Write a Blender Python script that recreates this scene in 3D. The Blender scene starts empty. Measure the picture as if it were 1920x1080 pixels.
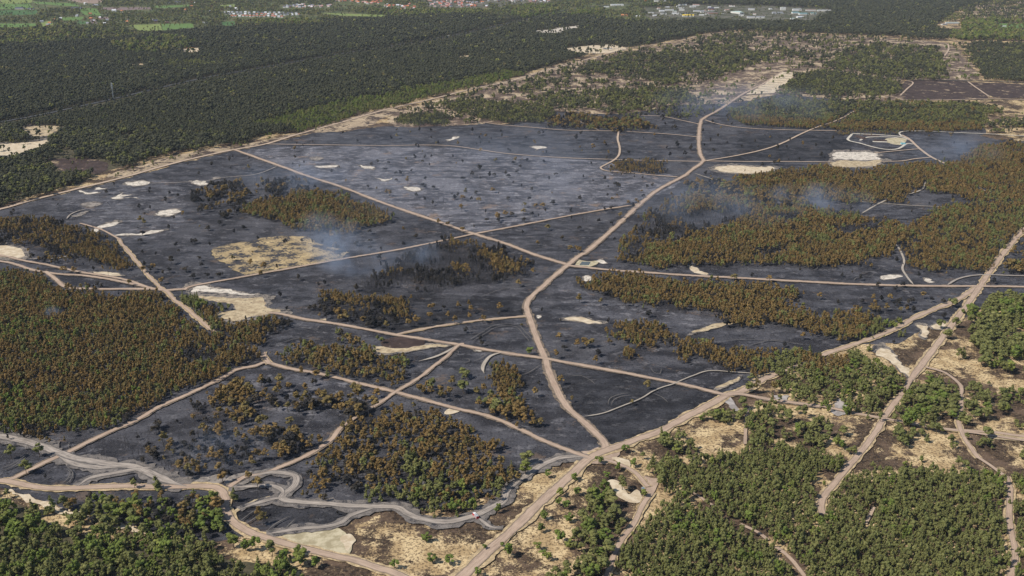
import bpy, bmesh, math, random
import numpy as np
from mathutils import Vector
from mathutils.geometry import tessellate_polygon

# ------------------------------------------------------------------ camera
HCAM = 462.0            # flying height, m
F = 2000.0              # focal length in photo pixels (1920 wide)
THETA = math.atan(700.0 / F)
CT, ST = math.cos(THETA), math.sin(THETA)
scn = bpy.context.scene
cam_d = bpy.data.cameras.new('camera')
cam = bpy.data.objects.new('camera', cam_d)
scn.collection.objects.link(cam)
cam_d.sensor_width = 36.0
cam_d.lens = F / 1920.0 * 36.0
cam_d.clip_start, cam_d.clip_end = 1.0, 80000.0
cam.location = (0, 0, HCAM)
cam.rotation_euler = (math.pi / 2 - THETA, 0, 0)
scn.camera = cam
# ------------------------------------------------------------------ sky, sun, exposure
SUN_EL = math.radians(47)
SUN_AZ = math.radians(205)        # direction the light comes FROM, counted from +X counter-clockwise
w = bpy.data.worlds.new('World'); scn.world = w; w.use_nodes = True
nt = w.node_tree
sky = nt.nodes.new('ShaderNodeTexSky'); sky.sky_type = 'NISHITA'; sky.sun_disc = False
sky.sun_elevation = SUN_EL
sky.sun_rotation = math.radians(90) - SUN_AZ
sky.altitude = 100; sky.air_density = 1.0; sky.dust_density = 0.6; sky.ozone_density = 1.2
bg = nt.nodes['Background']; bg.inputs['Strength'].default_value = 0.10
nt.links.new(sky.outputs[0], bg.inputs['Color'])
sun_d = bpy.data.lights.new('sun', 'SUN'); sun_d.energy = 4.6; sun_d.angle = math.radians(0.53)
sun_d.color = (1.0, 0.95, 0.87)
sun = bpy.data.objects.new('sun', sun_d); scn.collection.objects.link(sun)
sdir = Vector((math.cos(SUN_EL) * math.cos(SUN_AZ), math.cos(SUN_EL) * math.sin(SUN_AZ), math.sin(SUN_EL)))
sun.rotation_euler = sdir.to_track_quat('Z', 'Y').to_euler()
sun.location = (-300, -200, 900)
vs = scn.view_settings
vs.view_transform = 'Standard'; vs.look = 'None'; vs.exposure = 0.12; vs.gamma = 1.0; vs.use_curve_mapping = False
cy = scn.cycles
cy.max_bounces = 3; cy.diffuse_bounces = 2; cy.glossy_bounces = 2; cy.transmission_bounces = 2
cy.volume_bounces = 0; cy.transparent_max_bounces = 6
cy.volume_step_rate = 2.0; cy.volume_max_steps = 32
cy.use_denoising = True
cy.use_adaptive_sampling = True; cy.adaptive_threshold = 0.02

rng = np.random.default_rng(7)
R = random.Random(11)
COL = scn.collection

# ------------------------------------------------------------------ photo pixel <-> ground
def G(px, py, z=0.0):
    px = np.asarray(px, float); py = np.asarray(py, float)
    dx = px - 960.0
    u = 540.0 - py
    dy = CT * F + ST * u
    dz = -ST * F + CT * u
    t = (z - HCAM) / dz
    return dx * t, dy * t

def P(x, y, z):
    x = np.asarray(x, float); y = np.asarray(y, float)
    zc = np.asarray(z, float) - HCAM
    d = y * CT - zc * ST
    u = y * ST + zc * CT
    return 960.0 + F * x / d, 540.0 - F * u / d, d

# ------------------------------------------------------------------ value noise
_perm = rng.random((256, 256))
def vnoise(x, y, size):
    x = np.asarray(x) / size; y = np.asarray(y) / size
    xi = np.floor(x).astype(int); yi = np.floor(y).astype(int)
    fx = x - xi; fy = y - yi
    fx = fx * fx * (3 - 2 * fx); fy = fy * fy * (3 - 2 * fy)
    a = _perm[xi & 255, yi & 255]; b = _perm[(xi + 1) & 255, yi & 255]
    c = _perm[xi & 255, (yi + 1) & 255]; d = _perm[(xi + 1) & 255, (yi + 1) & 255]
    return (a * (1 - fx) + b * fx) * (1 - fy) + (c * (1 - fx) + d * fx) * fy
def fnoise(x, y, size):
    n = (vnoise(x, y, size) * .5 + vnoise(x + 71, y + 13, size / 2.1) * .3 + vnoise(x - 31, y + 57, size / 4.3) * .2)
    return np.clip((n - .5) * 1.9 + .5, 0, 1)

# ------------------------------------------------------------------ materials
def new_mat(name, rough=0.95):
    m = bpy.data.materials.new(name); m.use_nodes = True
    b = m.node_tree.nodes['Principled BSDF']
    b.inputs['Roughness'].default_value = rough
    b.inputs['Specular IOR Level'].default_value = 0.12
    return m, m.node_tree, b
def nnode(t, kind, **kw):
    n = t.nodes.new(kind)
    for k, v in kw.items(): setattr(n, k, v)
    return n
def noise(t, vec, size, detail=4, rough=0.6, stretch=None):
    if stretch:
        mp = nnode(t, 'ShaderNodeMapping'); mp.inputs['Scale'].default_value = stretch
        t.links.new(vec, mp.inputs['Vector']); vec = mp.outputs[0]
    n = nnode(t, 'ShaderNodeTexNoise')
    n.inputs['Scale'].default_value = 1.0 / size
    n.inputs['Detail'].default_value = detail
    n.inputs['Roughness'].default_value = rough
    t.links.new(vec, n.inputs['Vector'])
    return n.outputs[0]
def ramp(t, fac, stops):
    r = nnode(t, 'ShaderNodeValToRGB')
    e = r.color_ramp.elements
    while len(e) < len(stops): e.new(0.5)
    for i, (p, c) in enumerate(stops):
        e[i].position = p
        e[i].color = (*c, 1) if not isinstance(c, (int, float)) else (c, c, c, 1)
    t.links.new(fac, r.inputs[0])
    return r.outputs[0]
def mix(t, fac, a, b, mode='MIX'):
    m = nnode(t, 'ShaderNodeMix', data_type='RGBA', blend_type=mode)
    ins = [m.inputs[0], m.inputs[6], m.inputs[7]]
    for s, v in zip(ins, (fac, a, b)):
        if isinstance(v, bpy.types.NodeSocket): t.links.new(v, s)
        elif isinstance(v, (int, float)): s.default_value = v if s is ins[0] else (v, v, v, 1)
        else: s.default_value = (*v, 1)
    return m.outputs[2]
def madd(t, a, b, op='ADD'):
    m = nnode(t, 'ShaderNodeMath', operation=op)
    for s, v in zip(m.inputs, (a, b)):
        if isinstance(v, bpy.types.NodeSocket): t.links.new(v, s)
        else: s.default_value = v
    return m.outputs[0]
def pos(t):
    g = nnode(t, 'ShaderNodeNewGeometry'); return g.outputs['Position']
def bump(t, b, h, dist, strength=1.0):
    n = nnode(t, 'ShaderNodeBump'); n.inputs['Distance'].default_value = dist; n.inputs['Strength'].default_value = strength
    t.links.new(h, n.inputs['Height']); t.links.new(n.outputs[0], b.inputs['Normal'])

M = {}
def plain(name, col, rough=0.8, var=0.0, size=3.0, metal=0.0):
    m, t, b = new_mat(name, rough)
    b.inputs['Metallic'].default_value = metal
    if var:
        n = noise(t, pos(t), size)
        c = mix(t, ramp(t, n, [(.3, 0.0), (.7, 1.0)]), [x * (1 - var) for x in col], [min(1, x * (1 + var)) for x in col])
        t.links.new(c, b.inputs['Base Color'])
    else:
        b.inputs['Base Color'].default_value = (*col, 1)
    M[name] = m
    return m

def mat_heath():
    m, t, b = new_mat('heath'); p = pos(t)
    big = noise(t, p, 52, 4, .6)
    mid = noise(t, p, 10, 4, .65)
    fine = noise(t, p, 1.6, 3, .7)
    s = madd(t, madd(t, madd(t, big, 1.35, 'MULTIPLY'), madd(t, mid, 0.55, 'MULTIPLY')), madd(t, fine, 0.40, 'MULTIPLY'))
    f = ramp(t, madd(t, s, 0.4275, 'MULTIPLY'), [(.482, 0.0), (.510, 1.0)])
    sand = mix(t, ramp(t, noise(t, p, 17, 4), [(.43, 0.), (.57, 1.)]), (.40, .28, .145), (.60, .45, .25))
    sand = mix(t, ramp(t, noise(t, p, 2.6, 4, .7), [(.43, 1.), (.49, 0.)]), sand, (.16, .11, .062))
    hea = mix(t, ramp(t, noise(t, p, 4, 4, .7), [(.44, 0.), (.56, 1.)]), (.036, .025, .018), (.098, .066, .042))
    hea = mix(t, ramp(t, noise(t, p, 37), [(.50, 0.), (.62, .7)]), hea, (.15, .10, .068))
    hea = mix(t, ramp(t, noise(t, p, 2.9, 4, .75), [(.60, 0.), (.66, .8)]), hea, (.42, .31, .18))
    t.links.new(mix(t, f, hea, sand), b.inputs['Base Color'])
    bump(t, b, madd(t, madd(t, fine, .5, 'MULTIPLY'), madd(t, mid, 1.0, 'MULTIPLY')), 1.2, .6)
    M['heath'] = m
def mat_burnt(name='burnt', g=1.0, ashk=0.0):
    m, t, b = new_mat(name, 0.9); p = pos(t)
    big = noise(t, p, 140, 4, .55)
    mid = noise(t, p, 26, 6, .68, (.6, 1, 1))
    fine = noise(t, p, 2.6, 4, .7)
    c = mix(t, ramp(t, mid, [(.42, 0.), (.58, 1.)]), (.021, .021, .025), (.072, .071, .079))
    c = mix(t, ramp(t, big, [(.47, 0.), (.62, .65)]), c, (.082, .079, .085))
    c = mix(t, ramp(t, noise(t, p, 60, 6, .68), [(.50, 0.), (.58, .85)]), c, (.024, .023, .026))
    ash = ramp(t, noise(t, p, 13, 6, .78, (.7, 1, 1)), [(.545 - ashk, 0.), (.63 - ashk, .8)])
    c = mix(t, ash, c, (.145, .138, .142))
    soil = ramp(t, noise(t, p, 55, 7, .78), [(.585, 0.), (.64, .7)])
    c = mix(t, soil, c, (.135, .095, .068))
    c = mix(t, ramp(t, fine, [(.38, .8), (.46, 0.)]), c, (.011, .011, .013))
    c = mix(t, ramp(t, noise(t, p, 1.4, 3, .7), [(.60, 0.), (.68, .7)]), c, (.17, .155, .145))
    c = mix(t, 1.0, c, (g, g * .995, g * 1.0), 'MULTIPLY')
    t.links.new(c, b.inputs['Base Color'])
    h = madd(t, madd(t, mid, 2.2, 'MULTIPLY'), madd(t, fine, .55, 'MULTIPLY'))
    bump(t, b, h, 1.5, .7)
    M[name] = m
def mat_sand(name, a, bb, dark=None, dthr=.62):
    m, t, b = new_mat(name); p = pos(t)
    c = mix(t, ramp(t, noise(t, p, 9, 5, .65), [(.42, 0.), (.58, 1.)]), a, bb)
    if dark: c = mix(t, ramp(t, noise(t, p, 6, 5, .7), [(dthr, 0.), (dthr + .08, 1.)]), c, dark)
    t.links.new(c, b.inputs['Base Color'])
    bump(t, b, noise(t, p, 4), .5, .5)
    M[name] = m
def mat_road(name, a, bb, edge):
    m, t, b = new_mat(name); p = pos(t)
    uv = nnode(t, 'ShaderNodeUVMap'); sx = nnode(t, 'ShaderNodeSeparateXYZ'); t.links.new(uv.outputs[0], sx.inputs[0])
    mp = nnode(t, 'ShaderNodeMapping'); mp.inputs['Scale'].default_value = (9, .05, 1); t.links.new(uv.outputs[0], mp.inputs[0])
    st = noise(t, mp.outputs[0], 1.0, 4, .7)
    c = mix(t, ramp(t, st, [(.40, 0.), (.60, 1.)]), a, bb)
    c = mix(t, ramp(t, noise(t, p, 16, 4, .6), [(.4, 0.), (.7, .5)]), c, [x * 1.18 for x in bb])
    d = madd(t, madd(t, madd(t, sx.outputs[0], .5, 'SUBTRACT'), 0, 'ABSOLUTE'), madd(t, noise(t, p, 3.5, 4, .7), .22, 'MULTIPLY'))
    c = mix(t, ramp(t, d, [(.46, 0.), (.57, 1.)]), c, edge)
    t.links.new(c, b.inputs['Base Color'])
    bump(t, b, st, .25, .5)
    M[name] = m
def mat_patchy(name, a, bb, size, lo=.45, hi=.55):
    m, t, b = new_mat(name); p = pos(t)
    f = madd(t, madd(t, noise(t, p, size, 6, .72), .7, 'MULTIPLY'), madd(t, noise(t, p, size / 6, 4, .7), .3, 'MULTIPLY'))
    va = mix(t, ramp(t, noise(t, p, size / 2), [(.42, 0.), (.58, 1.)]), [x * .75 for x in a], [x * 1.2 for x in a])
    t.links.new(mix(t, ramp(t, f, [(lo, 0.), (hi, 1.)]), va, bb), b.inputs['Base Color'])
    bump(t, b, f, 1.0, .6)
    M[name] = m
def mat_leaf(name, cols, nvar=.35):
    m, t, b = new_mat(name, .9)
    oi = nnode(t, 'ShaderNodeObjectInfo')
    n = len(cols)
    c = ramp(t, oi.outputs['Random'], [(i / (n - 1), cc) for i, cc in enumerate(cols)])
    tc = nnode(t, 'ShaderNodeTexCoord')
    f = noise(t, tc.outputs['Object'], 1.3, 2, .6)
    c2 = mix(t, 1.0, c, ramp(t, f, [(.3, 1 - nvar), (.7, 1 + nvar)]), 'MULTIPLY')
    t.links.new(c2, b.inputs['Base Color'])
    tr = nnode(t, 'ShaderNodeBsdfTranslucent'); t.links.new(c2, tr.inputs['Color'])
    ms = nnode(t, 'ShaderNodeMixShader'); ms.inputs[0].default_value = .18
    t.links.new(b.outputs[0], ms.inputs[1]); t.links.new(tr.outputs[0], ms.inputs[2])
    t.links.new(ms.outputs[0], t.nodes['Material Output'].inputs['Surface'])
    M[name] = m
mat_heath(); mat_burnt('burnt', 1.05); mat_burnt('ashy', 2.0, .02); mat_burnt('ashy_thin', 1.4, .02); mat_burnt('black', .66)
mat_sand('sand', (.46, .36, .24), (.60, .50, .36))
mat_sand('white_sand', (.47, .41, .335), (.66, .585, .485), (.13, .11, .095), .545)
mat_sand('tan', (.33, .25, .155), (.50, .40, .255), (.17, .13, .085), .57)
mat_sand('olive_sand', (.33, .275, .17), (.50, .43, .29))
mat_sand('grey_sand', (.15, .13, .115), (.30, .26, .22), (.07, .065, .065), .55)
mat_sand('road_plain', (.32, .232, .172), (.43, .318, .235))
mat_sand('gravel', (.26, .23, .21), (.40, .36, .33))
mat_road('road', (.30, .216, .160), (.44, .325, .24), (.19, .145, .108))
mat_road('road_far', (.35, .26, .19), (.47, .355, .26), (.26, .20, .14))
mat_road('track', (.15, .128, .11), (.40, .34, .285), (.10, .09, .083))
mat_road('pale_path', (.25, .215, .175), (.42, .36, .29), (.12, .11, .10))
mat_road('white_road', (.40, .36, .29), (.56, .50, .41), (.20, .18, .15))
mat_road('tyre', (.045, .043, .045), (.19, .17, .15), (.045, .043, .045))
mat_road('asphalt', (.055, .055, .06), (.085, .085, .09), (.06, .065, .045))
mat_patchy('dry_grass', (.43, .32, .17), (.045, .043, .047), 22, .47, .54)
mat_patchy('heather', (.060, .041, .035), (.36, .27, .17), 40, .56, .60)
mat_patchy('dune', (.42, .32, .21), (.07, .05, .04), 50, .49, .53)
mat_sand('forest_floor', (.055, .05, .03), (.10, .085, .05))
mat_sand('field_green', (.10, .17, .045), (.13, .20, .06))
mat_sand('field_dark', (.06, .12, .04), (.08, .14, .05))
mat_sand('field_yellow', (.17, .21, .06), (.21, .25, .08))
mat_sand('field_brown', (.25, .18, .135), (.29, .215, .165))
mat_sand('field_mauve', (.17, .125, .115), (.21, .155, .14))
mat_leaf('pine_leaf', [(.130, .132, .046), (.165, .165, .056), (.145, .154, .052), (.205, .198, .070)])
mat_leaf('scorched_leaf', [(.160, .108, .044), (.212, .138, .051), (.236, .152, .056), (.164, .134, .052), (.262, .170, .064)])
mat_leaf('broad_leaf', [(0.118, 0.155, 0.034), (0.150, 0.188, 0.042), (0.112, 0.135, 0.034), (0.200, 0.215, 0.052)])
mat_leaf('far_leaf', [(.056, .058, .033), (.066, .067, .038), (.074, .074, .041), (.060, .063, .037), (.092, .089, .046)])
mat_leaf('town_leaf', [(0.115, 0.127, 0.040), (0.081, 0.098, 0.034), (0.218, 0.213, 0.057), (0.149, 0.121, 0.057), (0.092, 0.115, 0.040)])
mat_leaf('black_leaf', [(0.025, 0.024, 0.024), (0.046, 0.043, 0.039), (0.078, 0.062, 0.041)])
plain('bark', (.11, .075, .05), .9, .3, .6)
plain('char', (.075, .070, .072), .85, .4, .8)
plain('red_paint', (.42, .02, .025), .35)
plain('white_paint', (.72, .72, .70), .4)
plain('dark_glass', (.02, .025, .03), .1)
plain('dark_paint', (.018, .02, .035), .25)
plain('rubber', (.02, .02, .02), .8)
plain('steel', (.50, .52, .54), .4, 0, 3, .6)
plain('steel_grey', (.40, .42, .43), .6)
plain('roof_red', (.40, .13, .08), .8, .3, 4)
plain('roof_pink', (.46, .28, .24), .8, .25, 4)
plain('roof_slate', (.085, .085, .12), .7, .3, 4)
plain('roof_grey', (.30, .30, .33), .8, .25, 5)
plain('roof_white', (.62, .62, .64), .6, .15, 8)
plain('roof_teal', (.10, .38, .42), .6, .15, 8)
plain('roof_yellow', (.72, .50, .06), .6, .12, 8)
plain('roof_mint', (.48, .58, .53), .6, .12, 8)
plain('roof_orange', (.48, .19, .09), .8, .2, 4)
plain('wall_white', (.62, .60, .55), .8, .1, 4)
plain('wall_brick', (.30, .16, .11), .85, .2, 2)
plain('wall_grey', (.36, .36, .36), .8, .15, 4)
plain('panel_blue', (.36, .58, .66), .5)
plain('wood', (.22, .16, .10), .85, .2, .5)
m_, t_, b_ = new_mat('water', .25); b_.inputs['Base Color'].default_value = (.085, .095, .085, 1); b_.inputs['Specular IOR Level'].default_value = .4; M['water'] = m_

# ------------------------------------------------------------------ mesh helpers
def link(o, parent=None):
    COL.objects.link(o)
    if parent is not None: o.parent = parent
    return o
def mesh_obj(name, me, parent=None):
    return link(bpy.data.objects.new(name, me), parent)
def tag(o, label=None, cat=None, group=None, kind=None):
    if label: o['label'] = label
    if cat: o['category'] = cat
    if group: o['group'] = group
    if kind: o['kind'] = kind
    return o
def empty(name, loc, rz=0.0):
    o = bpy.data.objects.new(name, None); o.empty_display_size = 1
    o.location = loc; o.rotation_euler = (0, 0, rz)
    return link(o)
def from_np(name, verts, faces, mats, midx=None):
    me = bpy.data.meshes.new(name)
    me.from_pydata([tuple(v) for v in verts], [], [tuple(f) for f in faces])
    for mm in mats: me.materials.append(M[mm])
    if midx is not None: me.polygons.foreach_set('material_index', np.asarray(midx, np.int32))
    me.update()
    return me
class MB:
    def __init__(s): s.v = []; s.f = []
    def box(s, x0, x1, y0, y1, z0, z1):
        n = len(s.v)
        s.v += [(x0,y0,z0),(x1,y0,z0),(x1,y1,z0),(x0,y1,z0),(x0,y0,z1),(x1,y0,z1),(x1,y1,z1),(x0,y1,z1)]
        s.f += [tuple(n+i for i in q) for q in ((3,2,1,0),(4,5,6,7),(0,1,5,4),(1,2,6,5),(2,3,7,6),(3,0,4,7))]
        return s
    def poly(s, pts, quads):
        n = len(s.v); s.v += pts; s.f += [tuple(n+i for i in q) for q in quads]; return s
    def cyl(s, a, b, r0, r1, k=8):
        a = Vector(a); b = Vector(b); d = (b - a).normalized()
        u = d.orthogonal().normalized(); vv = d.cross(u); n = len(s.v)
        for c, r in ((a, r0), (b, r1)):
            for i in range(k):
                an = 2 * math.pi * i / k
                s.v.append(tuple(c + (u * math.cos(an) + vv * math.sin(an)) * r))
        s.f += [(n+i, n+(i+1) % k, n+k+(i+1) % k, n+k+i) for i in range(k)]
        s.f += [tuple(n+k-1-i for i in range(k)), tuple(n+k+i for i in range(k))]
        return s
    def build(s, name, mat, parent=None):
        return mesh_obj(name, from_np(name, s.v, s.f, [mat]), parent)

# ------------------------------------------------------------------ flat sheets
ZI = [0]
def next_z():
    ZI[0] += 1
    return 0.02 + 0.006 * ZI[0]
def catmull(pts, step, closed=False):
    pts = np.asarray(pts, float); n = len(pts); out = []
    rngi = range(n) if closed else range(n - 1)
    for i in rngi:
        p1 = pts[i]; p2 = pts[(i + 1) % n]
        p0 = pts[(i - 1) % n] if (closed or i > 0) else p1 * 2 - p2
        p3 = pts[(i + 2) % n] if (closed or i + 2 < n) else p2 * 2 - p1
        L = np.linalg.norm(p2 - p1); k = max(2, int(L / step(p1)))
        for j in range(k):
            u = j / k
            out.append(.5 * ((2 * p1) + (-p0 + p2) * u + (2 * p0 - 5 * p1 + 4 * p2 - p3) * u * u + (-p0 + 3 * p1 - 3 * p2 + p3) * u ** 3))
    if not closed: out.append(pts[-1])
    return np.array(out)
def world_poly(px):
    x, y = G([p[0] for p in px], [p[1] for p in px]); return np.stack([x, y], 1)
def sheet(name, px, mat, smooth=True, rough=.35, label=None, z=None):
    w2 = world_poly(px)
    dist = float(np.median(w2[:, 1]))
    stp = lambda p: max(1.6, p[1] / 420.0)
    if smooth: c = catmull(w2, stp, True)
    else:
        c = []
        for i in range(len(w2)):
            a, b = w2[i], w2[(i + 1) % len(w2)]
            k = max(1, int(np.linalg.norm(b - a) / max(4, a[1] / 300)))
            c += [a + (b - a) * j / k for j in range(k)]
        c = np.array(c)
    amp = rough * np.maximum(2.0, c[:, 1] / 330.0)
    c = c.copy()
    c[:, 0] += (vnoise(c[:, 0] + 5, c[:, 1], 7) - .5) * 3.2 * amp + (vnoise(c[:, 0], c[:, 1] + 9, 25) - .5) * 3 * amp
    c[:, 1] += (vnoise(c[:, 0] + 55, c[:, 1] + 33, 7) - .5) * 3.2 * amp + (vnoise(c[:, 0] + 99, c[:, 1], 25) - .5) * 3 * amp
    zz = next_z() if z is None else z
    v3 = [Vector((float(p[0]), float(p[1]), 0)) for p in c]
    tris = tessellate_polygon([v3])
    verts = [(v.x, v.y, zz) for v in v3]
    faces = []
    for a, b, d in tris:
        n = (v3[b] - v3[a]).cross(v3[d] - v3[a]).z
        faces.append((a, b, d) if n > 0 else (a, d, b))
    o = mesh_obj(name, from_np(name, verts, faces, [mat]))
    tag(o, label, kind='structure')
    return o
ROADS = []
def ribbon(name, px, width, mat, label=None, jit=.10, protect=True, z=None, kind='structure'):
    w2 = world_poly(px)
    c = catmull(w2, lambda p: max(3.0, p[1] / 250.0))
    tn = np.gradient(c, axis=0); tn /= np.linalg.norm(tn, axis=1)[:, None] + 1e-9
    nn = np.stack([-tn[:, 1], tn[:, 0]], 1)
    wl = width * .5 * (1 + (vnoise(c[:, 0], c[:, 1], 18) - .5) * 2 * jit + (vnoise(c[:, 0] + 7, c[:, 1], 5) - .5) * 2 * jit)
    wr = width * .5 * (1 + (vnoise(c[:, 0] + 40, c[:, 1] + 3, 18) - .5) * 2 * jit + (vnoise(c[:, 0] + 80, c[:, 1], 5) - .5) * 2 * jit)
    if mat in ('track', 'tyre', 'pale_path'):      # worn tracks fade out at their ends
        sl = np.concatenate([[0], np.cumsum(np.linalg.norm(np.diff(c, axis=0), axis=1))])
        tp = np.clip(np.minimum(sl, sl[-1] - sl) / (2.5 * width + 4), 0, 1); tp = .12 + .88 * tp * tp * (3 - 2 * tp)
        wl = wl * tp; wr = wr * tp
    Lp = c + nn * wl[:, None]; Rp = c - nn * wr[:, None]
    zz = next_z() if z is None else z
    n = len(c)
    verts = [(p[0], p[1], zz) for p in Rp] + [(p[0], p[1], zz) for p in Lp]
    faces = [(i, i + 1, n + i + 1, n + i) for i in range(n - 1)]
    me = from_np(name, verts, faces, [mat])
    s = np.concatenate([[0], np.cumsum(np.linalg.norm(np.diff(c, axis=0), axis=1))])
    uv = me.uv_layers.new(name='UVMap')
    vi = np.zeros(len(me.loops), np.int32); me.loops.foreach_get('vertex_index', vi)
    uu = (vi >= n).astype(float); vv = s[vi % n]
    uv.data.foreach_set('uv', np.stack([uu, vv], 1).ravel().astype(np.float32))
    # the face normal must look up
    me.update()
    if me.polygons[0].normal.z < 0:
        me.flip_normals()
    o = mesh_obj(name, me)
    tag(o, label, kind=kind)
    if protect: ROADS.append((c, width))
    return o

# ================================================================== LARGE STRUCTURE
# ground: one sheet to the horizon
gv = [(-30000, -8000, 0), (30000, -8000, 0), (30000, 60000, 0), (-30000, 60000, 0)]
mat_patchy('moor', (.125, .088, .066), (.43, .33, .215), 55, .505, .545)
tag(mesh_obj('ground', from_np('ground', gv, [(0, 1, 2, 3)], ['heath'])), 'sandy heath ground with brown heather and dry grass', kind='structure')

def off(px, dx, dy): return [(a + dx, b + dy) for a, b in px]
# dark soil under the closed far woods
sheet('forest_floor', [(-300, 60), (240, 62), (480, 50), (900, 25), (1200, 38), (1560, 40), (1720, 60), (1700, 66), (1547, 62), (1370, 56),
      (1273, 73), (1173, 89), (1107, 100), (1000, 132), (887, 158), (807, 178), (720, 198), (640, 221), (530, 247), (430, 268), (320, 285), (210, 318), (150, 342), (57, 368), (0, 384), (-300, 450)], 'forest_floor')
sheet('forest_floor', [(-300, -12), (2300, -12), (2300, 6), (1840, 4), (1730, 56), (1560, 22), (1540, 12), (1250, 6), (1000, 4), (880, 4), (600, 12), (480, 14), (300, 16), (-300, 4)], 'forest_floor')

sheet('forest_floor', [(-340, 900), (0, 940), (60, 965), (120, 988), (233, 1024), (330, 1022), (430, 1052), (540, 1076), (640, 1300), (-400, 1300)], 'forest_floor', rough=.5)  # litter under the lower left forest, with the trees' shade painted into its dark colour
mat_patchy('meadow', (.075, .095, .035), (.14, .125, .06), 60, .49, .54)
sheet('meadow', [(-340, -14), (1240, -14), (1250, 5), (1540, 8), (1565, 22), (1530, 42), (1400, 40), (1200, 40), (1000, 34), (900, 26), (640, 36), (480, 50), (240, 63), (-340, 74)], 'meadow', rough=.3)
mat_patchy('town_ground', (.17, .15, .12), (.065, .07, .035), 50, .47, .52)
sheet('town_ground', [(1205, 14), (1290, 6), (1450, 8), (1560, 17), (1555, 26), (1510, 40), (1400, 39), (1290, 38), (1225, 37)], 'town_ground', rough=.3)
sheet('town_ground', [(800, -4), (1036, -4), (1036, 6), (916, 14), (806, 15)], 'town_ground', rough=.3)
BURN = [(-300, 470), (-150, 432), (0, 395), (57, 379), (140, 358), (233, 335), (333, 307), (430, 285), (497, 272), (560, 256), (600, 247), (640, 247), (690, 240), (740, 236), (800, 237),
        (850, 233), (907, 231), (940, 234), (980, 228), (1010, 222), (1040, 208), (1100, 212), (1160, 213), (1200, 205), (1273, 197), (1320, 196), (1380, 192), (1420, 183), (1463, 177),
        (1520, 182), (1580, 187), (1640, 200), (1700, 215), (1780, 225), (1845, 230), (1848, 248), (1842, 256), (1870, 262), (1920, 265), (2000, 268), (2250, 300), (2250, 560), (1990, 562),
        (1920, 562), (1870, 567), (1830, 585), (1790, 603), (1720, 622), (1690, 645), (1613, 645), (1553, 665), (1500, 685), (1453, 704), (1423, 718), (1387, 738), (1363, 744), (1280, 788),
        (1237, 811), (1187, 829), (1140, 846), (1115, 856), (1083, 860), (1050, 862), (1017, 875), (993, 892), (967, 909), (950, 925), (900, 935), (860, 950), (800, 955), (760, 952), (707, 953), (660, 968), (640, 980),
        (607, 989), (567, 993), (520, 1001), (490, 1005), (473, 1002), (437, 1010), (400, 1014), (330, 1008), (290, 1000), (234, 983), (180, 966), (125, 955), (75, 937), (16, 919), (-150, 880), (-400, 850)]
sheet('burnt_heath', BURN, 'burnt', smooth=False, rough=.45, label='charred blue-grey heath of the wildfire')

# parcels between the roads burnt to paler ash or to blacker char
sheet('ashy_parcel', [(460, 286), (560, 274), (700, 276), (850, 278), (950, 291), (1120, 302), (1270, 334), (1205, 374), (1100, 397), (940, 428), (885, 436), (817, 413), (640, 350), (520, 309)], 'ashy', rough=.4, label='paler ash-grey parcel of burnt heath')
sheet('ashy_parcel', [(130, 372), (240, 345), (330, 340), (345, 380), (330, 430), (240, 452), (200, 430), (140, 405)], 'ashy_thin', rough=.55)
sheet('ashy_parcel', [(470, 700), (560, 705), (690, 728), (720, 745), (690, 765), (600, 780), (500, 770), (470, 740)], 'ashy_thin', rough=.55)
sheet('ashy_parcel', [(1060, 530), (1130, 560), (1270, 585), (1350, 605), (1300, 612), (1150, 600), (1060, 570)], 'ashy_thin', rough=.55)
sheet('black_parcel', [(1400, 256), (1590, 250), (1600, 272), (1560, 300), (1340, 300), (1380, 290)], 'black', rough=.4)
sheet('black_parcel', [(1045, 684), (1280, 724), (1360, 743), (1240, 806), (1142, 842), (1085, 780), (1050, 735)], 'black', rough=.3)
sheet('black_parcel', [(450, 960), (520, 942), (600, 948), (670, 958), (620, 985), (560, 992), (480, 996), (445, 980)], 'black', rough=.3)
sheet('black_parcel', [(620, 560), (700, 545), (900, 555), (985, 560), (985, 590), (850, 604), (740, 620), (640, 600)], 'black', rough=.5)
FIELDS = []
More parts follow.
